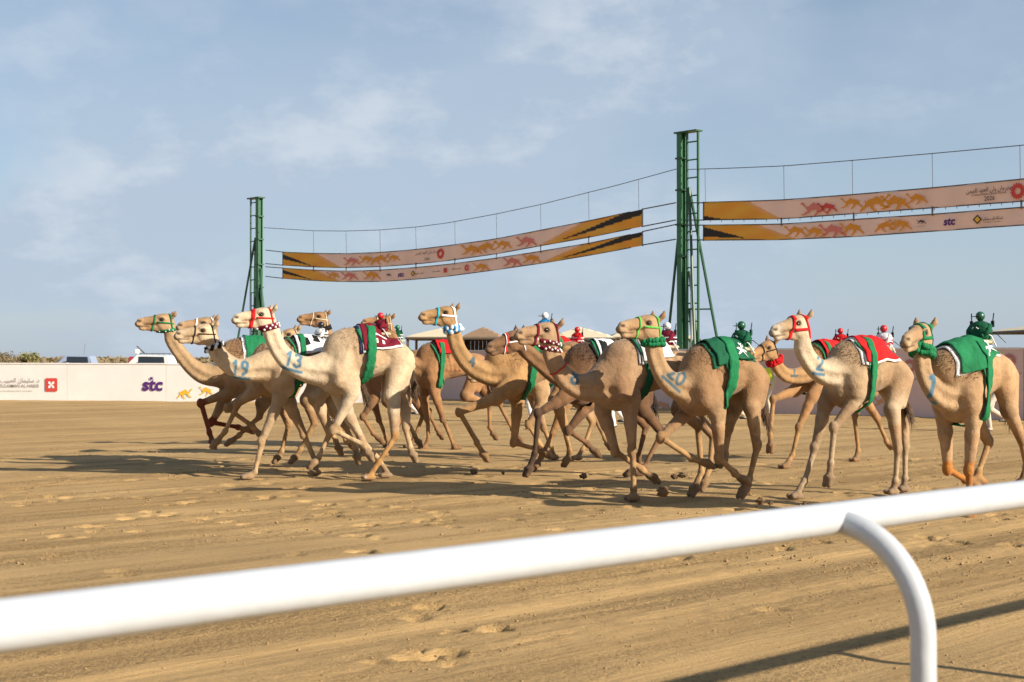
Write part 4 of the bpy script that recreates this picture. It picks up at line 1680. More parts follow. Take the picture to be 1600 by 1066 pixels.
camel('D', 'cream camel number 13 with red halter and maroon saddle cloth', (578, 749), 27,
      C_(PALE, base=(.60, .49, .36), light=(.78, .69, .56), num=('13', (459, 562), 0.188, -15, INK), hump=.35, fur=.45, neck=.75, shag=300,
         dye={'HL': (.46, .26, .09)}),
      dict(FL=[(551, 614), (521, 672), (568, 696), (577, 711)], FR=[(540, 640), (566, 688), (592, 719), (604, 737)],
           HL=[(612, 618), (616, 684), (592, 722), (577, 746)], HR=[(630, 622), (633, 670), (640, 696), (646, 712)]),
      nose=(370, 497), head=(413, 494), neck=[(424, 518), (435, 545), (455, 567), (482, 578), (508, 578)], rn=[.112, .128, .155, .18, .24],
      S=(534, 572), M=(578, 556), H=(616, 560), hump=(545, 514), T=(638, 562), tail=(-.1, -.38))
camel('E', 'camel peering out behind the neck of number 13', (520, 716), 27,
      C_(TAN, hump=.5), {}, voxel=.018, nose=(428, 530), head=(455, 524), neck=[(462, 545), (472, 562), (492, 575), (512, 576)], S=(538, 573), M=(575, 566), H=(612, 570),
      hump=(550, 540), T=(632, 574))
camel('F', 'brown camel with cream halter and black collar behind number 13', (560, 702), 27,
      C_(BROWN, hump=.5, light=(.46, .29, .155)), {}, voxel=.018, nose=(472, 497), head=(501, 497), neck=[(511, 520), (520, 542), (536, 562), (556, 568)], S=(580, 568), M=(615, 562), H=(650, 566),
      hump=(592, 536), T=(668, 570))
camel('G', 'reddish brown camel with red saddle cloth between 13 and the blue collared camel', (690, 703), 27,
      C_(BROWN, base=(.38, .205, .095), hump=.4, fur=.4),
      dict(FL=[(679, 612), (692, 655), (708, 694), (715, 706)], FR=[(662, 618), (668, 655), (669, 688), (663, 702)],
           HL=[(728, 618), (764, 634), (765, 668), (772, 680)], HR=[(758, 612), (780, 632), (804, 678), (814, 690)]),
      nose=(572, 503), head=(601, 503), neck=[(611, 524), (621, 548), (636, 566), (652, 574)], S=(676, 574), M=(710, 566), H=(742, 572), hump=(680, 537), T=(760, 576))
camel('M', 'camel hidden behind the blue collared camel, carrying the red jockey', (800, 722), 27,
      C_(TAN, hump=.6), {}, voxel=.018, nose=(742, 585), head=(768, 581), neck=[(784, 591), (799, 595), (814, 593), (826, 588)], S=(838, 580), M=(875, 562), H=(912, 562),
      hump=(852, 546), T=(930, 567))
camel('I', 'golden camel number 4 with blue and white pompom collar', (760, 742), 28,
      C_(GOLD, num=('4', (739, 564), 0.150, -15, INK2), bar=False, hump=.35, fur=.35, neck=.55, shag=300),
      dict(FL=[(776, 622), (718, 644), (745, 692), (757, 712)], FR=[(809, 628), (803, 692), (838, 702), (850, 708)],
           HL=[(868, 625), (882, 672), (890, 706), (885, 720)], HR=[(882, 630), (863, 678), (846, 714), (837, 728)]),
      nose=(661, 493), head=(699, 491), neck=[(709, 521), (717, 548), (736, 572), (762, 583), (784, 582)], rn=[.105, .12, .145, .175, .235],
      S=(806, 582), M=(850, 562), H=(892, 558), hump=(793, 544), T=(914, 564))
camel('J', 'dark brown camel with red and white striped halter stretching its neck low', (816, 755), 30,
      C_(DARK, hump=.7, fur=.9, muzzle=(.30, .19, .11), base=(.20, .105, .05), dye={'FL': (.07, .038, .022)}),
      dict(FL=[(880, 622), (841, 646), (834, 722), (820, 752)], FR=[(920, 632), (888, 673), (918, 694), (930, 706)],
           HL=[(1005, 640), (1033, 678), (1005, 732), (972, 762)], HR=[(985, 640), (1008, 668), (998, 712), (1000, 736)]),
      nose=(769, 541), head=(802, 530), neck=[(822, 548), (845, 568), (868, 585), (888, 590)], S=(908, 588), M=(950, 578), H=(988, 580), hump=(920, 536), T=(1008, 584))
camel('K', 'greyish tan camel number 8 with maroon and white spotted halter', (990, 781), 31,
      C_(TAN, base=(.40, .275, .175), light=(.47, .33, .21), num=('8', (900, 589), 0.173, -15, INK2), bar=False, hump=.3, fur=.25, neck=.5, shag=200),
      dict(FL=[(984, 640), (988, 704), (990, 764), (990, 782)], FR=[(942, 640), (962, 706), (1003, 734), (1020, 746)],
           HL=[(1062, 640), (1090, 668), (1096, 738), (1082, 772)], HR=[(1078, 640), (1113, 682), (1109, 730), (1096, 764)]),
      nose=(818, 521), head=(856, 519), neck=[(860, 547), (872, 576), (896, 601), (928, 605), (948, 596)], rn=[.10, .115, .145, .185, .25],
      S=(968, 588), M=(1018, 574), H=(1064, 578), hump=(985, 532), T=(1090, 584), rS=.35)
camel('N', 'tan camel number 20 with green collar and broad green saddle cloth', (1163, 783), 32,
      C_(TAN, num=('20', (1059, 586), 0.173, -38, INK2), hump=.65, fur=.7, neck=.5),
      dict(FL=[(1121, 645), (1124, 716), (1148, 740), (1162, 750)], FR=[(1078, 640), (1033, 684), (1080, 716), (1104, 724)],
           HL=[(1174, 635), (1182, 700), (1171, 748), (1162, 767)], HR=[(1148, 636), (1138, 672), (1134, 704), (1130, 716)]),
      nose=(977, 510), head=(1014, 508), neck=[(1021, 542), (1029, 572), (1047, 598), (1072, 606)], rn=[.10, .11, .14, .19],
      S=(1096, 596), M=(1132, 582), H=(1162, 588), hump=(1110, 540), T=(1180, 594), rS=.33)
camel('O', 'orange tan camel with a red pompom collar and neck stretched low', (1228, 731), 38,
      C_(GOLD, base=(.44, .25, .11), num=('7', (1243, 576), 0.150, 0, INK2), hump=.7),
      dict(FL=[(1269, 620), (1248, 668), (1238, 712), (1227, 731)], FR=[(1242, 610), (1208, 624), (1203, 682), (1204, 698)],
           HL=[(1350, 622), (1371, 657), (1385, 690), (1391, 696)], HR=[(1346, 624), (1335, 652), (1341, 704), (1337, 719)]),
      nose=(1180, 553), head=(1200, 544), neck=[(1212, 569), (1228, 586), (1250, 587), (1270, 580)], rn=[.10, .115, .14, .18],
      S=(1290, 578), M=(1326, 572), H=(1360, 578), hump=(1284, 537), T=(1380, 582))
camel('P', 'whitish camel number 2 with red halter and red saddle cloth', (1400, 771), 31,
      C_(PALE, base=(.46, .345, .225), light=(.78, .69, .56), num=('2', (1283, 567), 0.180, -8, INK), hump=.5, fur=.95, neck=.75, muzzle=(.74, .68, .60),
         shank=(.50, .40, .28)),
      dict(FL=[(1344, 616), (1303, 668), (1298, 724), (1295, 748)], FR=[(1290, 632), (1273, 700), (1257, 752), (1244, 777)],
           HL=[(1394, 640), (1402, 705), (1399, 752), (1395, 770)], HR=[(1408, 640), (1414, 700), (1414, 748), (1412, 770)]),
      nose=(1213, 515), head=(1247, 507), neck=[(1254, 543), (1268, 568), (1288, 583), (1308, 582)], rn=[.11, .13, .16, .2],
      S=(1330, 588), M=(1362, 577), H=(1388, 584), hump=(1334, 534), T=(1406, 592), rS=.34)
camel('Q', 'camel number 1 with green halter, green ruff collar and orange dyed knees', (1515, 806), 38,
      C_(TAN, base=(.46, .305, .175), num=('1', (1461, 602), 0.240, -12, INK), hump=.75, fur=.85, neck=.6,
         dye={'FL': ORANGE, 'FR': ORANGE}),
      dict(FL=[(1521, 655), (1514, 735), (1515, 792), (1514, 812)], FR=[(1476, 650), (1481, 733), (1508, 750), (1530, 750)],
           HL=[(1577, 640), (1596, 690), (1604, 730), (1596, 756)], HR=[(1526, 655), (1544, 694), (1529, 738), (1522, 762)]),
      nose=(1414, 529), head=(1439, 522), neck=[(1440, 562), (1447, 592), (1464, 615), (1482, 618)], rn=[.095, .10, .125, .19],
      S=(1503, 602), M=(1526, 582), H=(1547, 582), hump=(1490, 545), T=(1562, 586), rS=.32, head_turn=12)
# ------------------------------------------------------------------ tack worn by the camels
def cloth(name, c, n=.12, b=.4):
    return M(name, tuple(q * .85 for q in c), rough=.85, noise=.25, nscale=7, bump=.7, bscale=22, spec=.2)


c_green = cloth('green_cloth', (.012, .17, .065))
c_dgreen = cloth('dark_green_cloth', (.008, .095, .045))
c_lgreen = cloth('light_green_cord', (.10, .42, .07))
c_red = cloth('red_cloth', (.55, .012, .014))
c_maroon = cloth('maroon_cloth', (.16, .008, .022))
c_white = cloth('white_cloth', (.74, .74, .74))
c_black = cloth('black_cloth', (.012, .012, .013))
c_blue = cloth('blue_cloth', (.02, .25, .55))
c_cyan = cloth('cyan_cloth', (.03, .35, .45))
c_cream = cloth('cream_cord', (.55, .47, .33))
c_grey = M('grey_metal', (.18, .18, .19), rough=.45, metal=.5)
c_navy = cloth('navy_cloth', (.02, .03, .10))


def tack(k, front, rear, m, low=66, low2=60, trim=None, pad=None, girth=None, gx=None, gw=.10, gtilt=(1, 0, .12), chest=None):
    """saddle cloth behind the hump with its trim, felt pad and girth sash"""
    cm = CAMELS[k]
    xa = cm.xl(front, .2)
    xb = cm.xl(rear, .2)
    if pad is not None:
        cm.sheet('saddle_pad', xa + .05, xb - .02, lambda t: low + 4 - (low - low2) * t, pad, off=.012, thick=.008)
    o = cm.sheet('saddle_cloth', xa, xb, lambda t: low + 7 * math.sin(t * 3.1) - (low - low2) * t, m, off=.044)
    if trim is not None:
        cm.sheet('cloth_trim', xa + .012, xb - .03, lambda t: low + 7 * math.sin(t * 3.1) + 5 - (low - low2) * t, trim, off=.026, parent=o)
    if girth is not None:
        x = cm.xl(gx or front, .2) - .05
        cz = np.interp(x, [cm.H[0], cm.M[0], cm.S[0]], [cm.H[2], cm.M[2], cm.S[2]])
        cm.band('girth_sash', (x, 0, cz), gtilt, gw, girth, off=.058, seg=56, nw=5, thick=.012, wob=.12, lim=.42)
        cm.band('girth_strap', (x + .02, 0, cz), (1, 0, -.30), gw * .35, girth, off=.03, seg=56, nw=2, thick=.01, lim=.41)
    return o


SHELL = {}


def shell(m):
    """moulded plastic in the colour of a cloth"""
    if m.name not in SHELL:
        col = None
        for n in m.node_tree.nodes:
            if n.type == 'BSDF_PRINCIPLED':
                col = tuple(n.inputs['Base Color'].default_value)[:3]
        SHELL[m.name] = M(m.name.replace('cloth', 'shell'), col, rough=.35, noise=.1, nscale=20, coat=.3)
    return SHELL[m.name]


def emblem(k, x0, x1, shapes, m, parent, a=42, off=.062, sv=1.0):
    """flat marks sewn on the near flank of a saddle cloth; shapes in cloth units"""
    cm = CAMELS[k]
    vs, fs = [], []
    for pts in shapes:
        b = len(vs)
        for u, v in pts:
            x = x0 + (x1 - x0) * u
            cz = np.interp(x, [cm.H[0], cm.M[0], cm.S[0]], [cm.H[2], cm.M[2], cm.S[2]])
            an = R(a - v * 34 * sv)
            vs.append(cm.hit((x, 0, cz), np.array([0, math.sin(an), math.cos(an)]), off))
        fs.append(tuple(range(b, len(vs))))
    return mesh_obj('emblem', vs, fs, m, parent, False)


def jockey(k, at, silk, helmet, label, trim=None, yaw=0, s=1.0, ant=c_black, lift=0.0):
    """small remote-controlled robot rider strapped behind the hump"""
    cm = CAMELS[k]
    x = cm.xl(at, 0)
    cz = np.interp(x, [cm.H[0], cm.M[0], cm.S[0]], [cm.H[2], cm.M[2], cm.S[2]])
    p = cm.hit((x, 0, cz), np.array([0, 0, 1.0]), .03)
    P = cm.P0 + cm.fwd * p[0] + np.array([0, 0, p[2] + lift])
    r = empty('robot_jockey', P, math.pi + cm.th + R(yaw))
    s *= .86
    r.scale = (s, s, s)
    tag(r, label, 'robot jockey', 'robot jockeys on the camels')
    MB().box((-.09, -.085, -.05), (.09, .085, .035)).build('base', c_grey, r, bevel=.015)
    t = MB()
    prof = [(.10, .0), (.128, .03), (.142, .075), (.130, .095), (.146, .125), (.132, .15), (.138, .175), (.112, .205), (.068, .228), (.038, .238)]
    for i, (rr, z) in enumerate(prof):
        t.v += [(rr * .85 * math.cos(a) + .01, rr * math.sin(a), z) for a in np.linspace(0, 2 * math.pi, 14, endpoint=False)]
    for i in range(len(prof) - 1):
        for j in range(14):
            t.f.append((i * 14 + j, i * 14 + (j + 1) % 14, (i + 1) * 14 + (j + 1) % 14, (i + 1) * 14 + j))
    t.build('torso', silk, r, True)
    MB().ball((.015, 0, .295), (.058, .052, .056), 14, 9).build('helmet', shell(helmet), r, True)
    MB().tube([(.01, 0, .222), (.012, 0, .25)], .03, 8).build('neck', c_black, r, True)
    MB().box((.055, -.05, .285), (.115, .05, .293)).build('visor', c_black, r)
    for sd in (1, -1):
        a = MB().tube([(.0, sd * .11, .185), (.05, sd * .135, .12), (.11, sd * .10, .07)], [.040, .032, .024], 8)
        a.ball((.12, sd * .095, .065), .026, 8, 5)
        a.build('arm', silk, r, True)
        MB().box((-.012, -.018, 0), (.012, .018, .075), at=(-.02, sd * .142, .165)).build('radio', ant, r, bevel=.004)
        MB().tube([(-.02, sd * .142, .23), (-.03, sd * .15, .33)], .007, 5).build('antenna', ant, r)
    MB().tube([(.10, .10, .075), (-.02, .18, .10), (-.2, .2, -.02)], [.008, .006, .003], 5).build('whip', c_black, r)
    for sd in (1, -1):
        MB().tube([(.13, sd * .02, .16), (.02, sd * .15, .06), (-.06, sd * .16, -.06)], .009, 5).build('strap', c_white, r)
    MB().ball((.0, 0, -.01), (.17, .15, .045), 12, 6).build('cushion', c_cream, r, True)
    if trim is not None:
        for z0, z1, rr in ((.06, .085, .147), (.118, .135, .151)):
            b = MB()
            for i in range(14):
                a0, a1 = 2 * math.pi * i / 14, 2 * math.pi * (i + 1) / 14
                b.add([(rr * .85 * math.cos(a0) + .01, rr * math.sin(a0), z0), (rr * .85 * math.cos(a1) + .01, rr * math.sin(a1), z0),
                       (rr * .85 * math.cos(a1) + .01, rr * math.sin(a1), z1), (rr * .85 * math.cos(a0) + .01, rr * math.sin(a0), z1)], [(0, 1, 2, 3)])
            b.build('silk_stripe', trim, r, True)
    return r


K = CAMELS
# A: number 18
K['A'].halter(c_green, .022)
K['A'].collar('collar', .35, c_green, 'band', .04, .011, 12, c_white)
tack('A', (384, 545), (436, 560), c_green, 60, 55, trim=c_white, pad=c_white)
# B
K['B'].halter(c_white, .026, cheek=False)
tack('B', (446, 545), (490, 560), c_green, 55, 50, girth=c_dgreen)
# C: number 19
K['C'].halter(c_black, .014)
K['C'].collar('pompom_collar', .75, c_black, 'pom', .05, .030, 12, c_white)
o_ = tack('C', (464, 545), (524, 560), c_white, 58, 50, pad=c_black, girth=c_green, gw=.08)
emblem('C', K['C'].xl((466, 545)), K['C'].xl((512, 555)), [[(.08, 0), (.45, .1), (.4, .6), (.1, .8)], [(.55, .3), (.8, .2), (.75, .8), (.6, .9)]], c_black, o_)
jockey('C', (503, 530), c_white, c_black, 'black and white robot jockey on camel 19, below the cream haltered head', trim=c_black, lift=-.02)
# D: number 13
K['D'].halter(c_red, .02, wn=.045)
K['D'].collar('collar', .55, c_maroon, 'band', .085, .018, 18, c_white)
o_ = tack('D', (566, 530), (626, 545), c_maroon, 64, 48, trim=c_white, girth=c_green, gx=(571, 550), gw=.125, pad=c_navy)
xa_, xb_ = K['D'].xl((580, 540)), K['D'].xl((612, 540))
emblem('D', xa_, xb_, [[(.0, .62), (.12, .66), (.2, .42), (.5, .32), (.86, .46), (.9, .34), (.5, .18), (.1, .26)], [(.22, .0), (.34, .0), (.34, -.34), (.22, -.34)],
                       [(.56, .0), (.68, .0), (.68, -.34), (.56, -.34)]], c_white, o_, a=44)
jockey('D', (596, 520), c_maroon, c_red, 'crimson robot jockey riding cream camel 13', lift=.02)
# E F G M: camels in the second rank
K['E'].halter(c_cream, .018)
K['F'].halter(c_cream, .018, cheek=True)
K['F'].collar('collar', .6, c_black, 'band', .09)
tack('F', (604, 545), (644, 556), c_green, 55, 50)
jockey('F', (622, 530), c_dgreen, c_green, 'green and white robot jockey just behind the crimson one', trim=c_white)
K['G'].halter(c_cream, .018)
tack('G', (684, 545), (726, 556), c_red, 46, 40, pad=c_black, girth=c_green, gw=.09)
tack('M', (868, 555), (905, 560), c_red, 50, 45, girth=c_green)
jockey('M', (903, 540), c_red, c_red, 'bright red robot jockey with a white band behind camel 8', trim=c_white)
# I: blue collar
K['I'].halter(c_cyan, .03, cheek=True, m2=c_white)
K['I'].collar('pompom_collar', .7, c_blue, 'pom', .075, .036, 20, c_white)
tack('I', (826, 560), (880, 562), c_dgreen, 56, 50, girth=c_green, gw=.11)
jockey('I', (853, 545), c_blue, c_white, 'blue robot jockey with a white head showing above camel 8', trim=c_white, s=1.1, lift=.08)
# J: dark camel
K['J'].halter(c_red, .02, nose_t=.14, tilt=.35, m2=c_white)
K['J'].band('halter_stripe', K['J'].hp(.155, 0, -.035), K['J'].hax[0] + K['J'].hax[2] * .35, .012, c_white, off=.014, seg=32, ref=K['J'].hax[2], thick=.004)
tack('J', (936, 545), (985, 560), c_white, 56, 50, pad=c_green, girth=c_black)
# K: number 8
K['K'].halter(c_maroon, .026, cheek=False)
for t_ in (.45, .95):
    K['K'].collar('collar', t_, c_maroon, 'band', .045, .014, 18, c_white)
c0_, d0_ = K['K'].neck_ring(2.0)
K['K'].band('neck_cord', c0_, d0_ + np.array([.25, 0, 0]), .012, c_red, off=.008, seg=30, nw=2)
o_ = tack('K', (1000, 545), (1050, 560), c_white, 62, 50, trim=c_white, pad=c_grey, girth=c_dgreen, gw=.10, gx=(1004, 560))
emblem('K', K['K'].xl((1003, 545)), K['K'].xl((1028, 555)), [[(.1, .7), (.5, .75), (.5, .5), (.1, .45)], [(.45, .3), (.9, .35), (.9, .05), (.45, 0)], [(.2, 0), (.6, 0), (.6, -.3), (.2, -.3)]],
       c_dgreen, o_)
jockey('K', (1044, 545), c_maroon, c_white, 'maroon and white robot jockey beside the green collar of camel 20', trim=c_white, lift=.02)
# N: number 20
K['N'].halter(c_lgreen, .02)
K['N'].collar('ruff_collar', .72, c_green, 'pom', .07, .032, 22)
o_ = tack('N', (1114, 545), (1180, 565), c_dgreen, 58, 44, girth=c_green, gx=(1132, 572), gw=.13, pad=c_dgreen)
SWORD = [[(0, .5), (.2, .62), (.5, .52), (.98, .1), (1, .0), (.45, .36), (.15, .44)], [(.0, .02), (.3, .38), (.62, .56), (.95, .62), (1.0, .48), (.62, .42), (.1, .0)],
         [(.42, .55), (.5, .95), (.62, .98), (.56, .55)], [(.3, .9), (.42, 1.0), (.5, .75)], [(.62, .75), (.78, .98), (.7, .68)]]
emblem('N', K['N'].xl((1153, 555)), K['N'].xl((1171, 556)), SWORD, c_white, o_, a=50, sv=.75)
jockey('N', (1160, 545), c_dgreen, c_dgreen, 'dark green robot jockey on camel 20', s=1.1, ant=c_dgreen, lift=.03)
# O
K['O'].halter(c_black, .016)
K['O'].collar('pompom_collar', .75, c_red, 'pom', .07, .032, 20)
tack('O', (1290, 548), (1330, 560), c_red, 55, 48, pad=c_black, girth=c_green, gw=.07)
jockey('O', (1314, 545), c_red, c_red, 'plain red robot jockey behind the neck of camel 2')
# P: number 2
K['P'].halter(c_red, .034, nose_t=.14, tilt=.45, cheek_z=-.05)
o_ = tack('P', (1346, 548), (1400, 570), c_red, 58, 54, trim=c_white, girth=c_green, gx=(1352, 570), gw=.10, pad=c_white)
jockey('P', (1382, 548), c_white, c_red, 'white robot jockey with red stripes and red helmet on camel 2', trim=c_red, lift=.02)
# Q: number 1
K['Q'].halter(c_green, .034, nose_t=.12, tilt=.4, cheek_z=-.03)
K['Q'].collar('ruff_collar', .62, c_green, 'pom', .085, .040, 22)
o_ = tack('Q', (1500, 548), (1562, 572), c_green, 58, 44, girth=c_green, gx=(1528, 575), gw=.12, pad=c_white)
emblem('Q', K['Q'].xl((1542, 560)), K['Q'].xl((1560, 565)), SWORD, c_white, o_, a=46, sv=.75)
jockey('Q', (1533, 540), c_dgreen, c_dgreen, 'dark green robot jockey on camel 1 at the far right', s=1.1, ant=c_black, lift=.04)
# ------------------------------------------------------------------ running rail beside the camera
m_rail = M('white_rail_paint', (.46, .49, .52), rough=.3, noise=.08, nscale=9, bump=.1, bscale=15, coat=.1)
RAIL_Z = 1.28
r0 = ground(0, 978, RAIL_Z)
r1 = ground(1600, 772, RAIL_Z)
rd = (r1 - r0) / np.linalg.norm(r1 - r0)
rn = np.array([rd[1], -rd[0], 0])                    # away from the track
rail = empty('running_rail', tuple(r0 - [0, 0, RAIL_Z]))
tag(rail, 'white tubular running rail crossing the foreground', 'rail')


def rl(p):
    return Vector(p) - Vector(r0 - np.array([0, 0, RAIL_Z]))


tt = MB().tube([rl(r0 + rd * t) for t in np.linspace(-12, 30, 43)], .047, 32)
tt.build('top_rail', m_rail, rail, True)
pj = ground(1330, 812, RAIL_Z)
t0 = (pj - r0) @ rd
for k in range(-3, 7):
    base = r0 + rd * (t0 + 4.4 * k)
    pts = []
    for a in np.linspace(0, 90, 14):
        pts.append(rl(base + rn * (.285 * math.sin(R(a))) + np.array([0, 0, -.01 - .30 * (1 - math.cos(R(a)))])))
    pts.append(rl(base + rn * .285 + np.array([0, 0, -RAIL_Z - .1])))
    MB().tube(pts, .0355, 24).build('post', m_rail, rail, True)

# ------------------------------------------------------------------ shelters behind the walls
m_canvas = M('cream_canvas', (.62, .53, .36), rough=.8, noise=.06, nscale=2)
m_brown = M('brown_boards', (.26, .165, .09), rough=.7, noise=.2, nscale=5)
m_post = M('brown_steel_post', (.10, .08, .06), rough=.6)


def shelter(label, x0, x1, y_eave, y_top, Y, depth, roof_m, walls=False, apex=.5, name='shade_shelter'):
    X0 = (x0 - 800) / F_PX * Y
    X1 = (x1 - 800) / F_PX * Y
    ze = CAM_H + (HORIZON - y_eave) * Y / F_PX
    zt = CAM_H + (HORIZON - y_top) * Y / F_PX
    cx = (X0 + X1) / 2
    r = empty(name, (cx, Y + depth / 2, 0))
    tag(r, label, 'shelter', 'shelters behind the wall')
    hx, hy = (X1 - X0) / 2, depth / 2
    ax_ = hx * (2 * apex - 1)
    rg = hx * .12
    zz = zt - ze
    n = 8
    vs = [(-hx, -hy, ze), (hx, -hy, ze), (hx, hy, ze), (-hx, hy, ze)]
    ro = MB()
    grid = []
    for i in range(n + 1):
        row = []
        for j in range(n + 1):
            u, v = i / n * 2 - 1, j / n * 2 - 1
            e = max(abs(u), abs(v))
            sag = (1 - e) ** .85
            row.append((u * hx + ax_ * sag * 0.8, v * hy, ze + zz * sag))
        grid.append(row)
    flat = [p for row in grid for p in row]
    fs = [(i * (n + 1) + j, (i + 1) * (n + 1) + j, (i + 1) * (n + 1) + j + 1, i * (n + 1) + j + 1) for i in range(n) for j in range(n)]
    ro.add(flat, fs)
    o = ro.build('roof', roof_m, r)
    md = o.modifiers.new('thickness', 'SOLIDIFY')
    md.thickness = .06
    f = MB()
    for a, b in zip(vs, vs[1:] + vs[:1]):
        f.tube([Vector(a) - Vector((0, 0, .08)), Vector(b) - Vector((0, 0, .08))], .07, 6)
    f.build('fascia', m_post, r)
    for a in vs:
        MB().box((a[0] * .96 - .07, a[1] * .96 - .07, 0), (a[0] * .96 + .07, a[1] * .96 + .07, ze - .1)).build('post', m_post, r)
    if walls:
        for i, (a, b) in enumerate(zip(vs, vs[1:] + vs[:1])):
            if i == 0:
                continue
            a, b = Vector(a) * .94, Vector(b) * .94
            d = (b - a)
            m_ = MB()
            nb = 9
            for q in range(nb):
                p0, p1 = a + d * (q / nb), a + d * ((q + .96) / nb)
                nn = Vector((d.y, -d.x, 0)).normalized() * .03
                zt_ = ze - .12
                m_.add([(p0.x, p0.y, 0), (p1.x, p1.y, 0), (p1.x + nn.x, p1.y + nn.y, 0), (p0.x + nn.x, p0.y + nn.y, 0),
                        (p0.x, p0.y, zt_), (p1.x, p1.y, zt_), (p1.x + nn.x, p1.y + nn.y, zt_), (p0.x + nn.x, p0.y + nn.y, zt_)],
                       [(3, 2, 1, 0), (4, 5, 6, 7), (0, 1, 5, 4), (1, 2, 6, 5), (2, 3, 7, 6), (3, 0, 4, 7)])
            m_.build('side_wall', roof_m, r)
    return r


shelter('flat cream canopy beside the brown pavilion', 635, 724, 526, 511, 74, 7, m_canvas, apex=.55)
shelter('brown gabled pavilion with board walls behind the wall', 722, 786, 526, 509, 66, 5, m_brown, walls=True)
shelter('wide cream canopy left of the tall tower', 862, 962, 527, 508, 78, 9, m_canvas)
shelter('cream canopy partly behind the head of camel 20', 955, 1040, 526, 509, 84, 8, m_canvas)
shelter('small pale canopy to the right of the tall tower base', 1062, 1094, 529, 522, 92, 5, m_canvas)
shelter('cream canopy at the right edge behind the wall', 1645, 1850, 513, 496, 62, 9, m_canvas)

# ------------------------------------------------------------------ parked vehicles behind the white wall
m_glass = M('car_glass', (.02, .025, .03), rough=.06, spec=.8)
m_tyre = M('tyre_rubber', (.02, .02, .02), rough=.9)
m_hub = M('wheel_hub', (.45, .45, .46), rough=.35, metal=.8)
m_lampw = M('headlight', (.75, .75, .72), rough=.1)
m_lampr = M('tail_light', (.45, .01, .01), rough=.2)


def vehicle(label, x, gy_, yaw, paint, kind, cat, rack=None):
    p = ground(x, gy_)
    r = empty('parked_' + kind, (p[0], p[1], 0), R(yaw))
    tag(r, label, cat, 'vehicles parked behind the wall')
    if kind == 'pickup':
        prof = [(-2.6, .45), (-2.6, 1.05), (-.55, 1.08), (-.45, 1.78), (.75, 1.80), (1.45, 1.15), (2.45, 1.02), (2.55, .5)]
        win = [(-.36, 1.15), (-.33, 1.68), (.70, 1.70), (1.22, 1.15)]
    else:
        prof = [(-2.35, .45), (-2.38, 1.1), (-2.1, 1.86), (.35, 1.92), (1.05, 1.22), (2.2, 1.05), (2.35, .5)]
        win = [(-2.0, 1.18), (-1.88, 1.76), (.30, 1.80), (.82, 1.20)]
    w = .92
    b = MB()
    n = len(prof)
    vs = [(x_, -w * (1 if z < 1.25 else .86), z) for x_, z in prof] + [(x_, w * (1 if z < 1.25 else .86), z) for x_, z in prof]
    b.add(vs, [tuple(range(n)), tuple(reversed(range(n, 2 * n)))] + [(i, (i + 1) % n + 0, (i + 1) % n + n, i + n)[::-1] for i in range(n)])
    b.build('body', paint, r, bevel=.05)
    for sd in (-1, 1):
        gl = [(x_, sd * (w * (.99 if z < 1.25 else .87) + .012), z) for x_, z in win]
        mesh_obj('side_window', gl, [(0, 1, 2, 3) if sd > 0 else (3, 2, 1, 0)], m_glass, r, False)
        for xw in (-1.55, 1.5):
            wh = empty('wheel', (xw, sd * .84, .37))
            wh.parent = r
            MB().tube([(0, -.12, 0), (0, .12, 0)], .37, 20).build('tyre', m_tyre, wh, True)
            MB().tube([(0, -.13, 0), (0, .13, 0)], .21, 14).build('rim', m_hub, wh)
        MB().box((prof[-1][0] - .05, sd * .72 - .16, .78), (prof[-1][0] + .02, sd * .72 + .16, .95)).build('headlight', m_lampw, r)
        MB().box((prof[0][0] - .02, sd * .78 - .1, .75), (prof[0][0] + .04, sd * .78 + .1, 1.0)).build('tail_light', m_lampr, r)
    i0 = 4 if kind == 'pickup' else 3
    a, c = prof[i0], prof[i0 + 1]
    wq = .78
    ws = [(a[0] + .08, -wq * .86, a[1] - .06), (c[0] - .02, -wq, c[1] + .05), (c[0] - .02, wq, c[1] + .05), (a[0] + .08, wq * .86, a[1] - .06)]
    nv = Vector((a[1] - c[1], 0, c[0] - a[0])).normalized() * .03
    mesh_obj('windscreen', [(q[0] + nv.x, q[1], q[2] + nv.z) for q in ws], [(0, 1, 2, 3)], m_glass, r, False)
    if rack == 'rack':
        g = MB()
        for y in (-.6, .6):
            g.tube([(-1.9, y, 2.02), (.2, y, 2.02)], .03, 6)
        for x_ in (-1.8, -.9, 0.1):
            g.tube([(x_, -.62, 2.03), (x_, .62, 2.03)], .025, 6)
            for y in (-.6, .6):
                g.tube([(x_, y, 1.88), (x_, y, 2.03)], .02, 5)
        g.build('roof_rack', m_post, r)
        MB().tube([(.2, -.5, 2.02), (.95, -.75, 2.6)], .05, 6).build('camera_boom', m_post, r)
        MB().box((.75, -.9, 1.98), (1.05, -.5, 2.35)).build('camera_head', m_white, r, bevel=.04)
    if rack == 'aerial':
        MB().tube([(-1.2, 0, 1.9), (-1.35, .05, 3.1)], .014, 5).build('aerial', m_post, r)
    return r


vehicle('silver blue car roof with an aerial, behind the white wall', 112, 586, 176, M('silver_blue_paint', (.35, .42, .55), rough=.25, metal=.3, coat=.6), 'car', 'car', 'aerial')
vehicle('white car with a black roof rack and boom, behind the white wall', 226, 593, 172, M('white_paint', (.75, .75, .74), rough=.3, coat=.6), 'car', 'car', 'rack')
vehicle('red pickup truck parked behind the white car with the roof rack', 216, 586, 95, M('red_paint', (.32, .015, .02), rough=.3, coat=.6), 'pickup', 'pickup truck')

# ------------------------------------------------------------------ distant scrub
m_scrub = M('dry_scrub', (.17, .135, .075), rough=.9, noise=.35, nscale=.6)
m_leaf = M('dusty_leaves', (.13, .145, .045), rough=.85, noise=.3, nscale=2)
m_bark = M('bark', (.12, .08, .05), rough=.9, noise=.2)


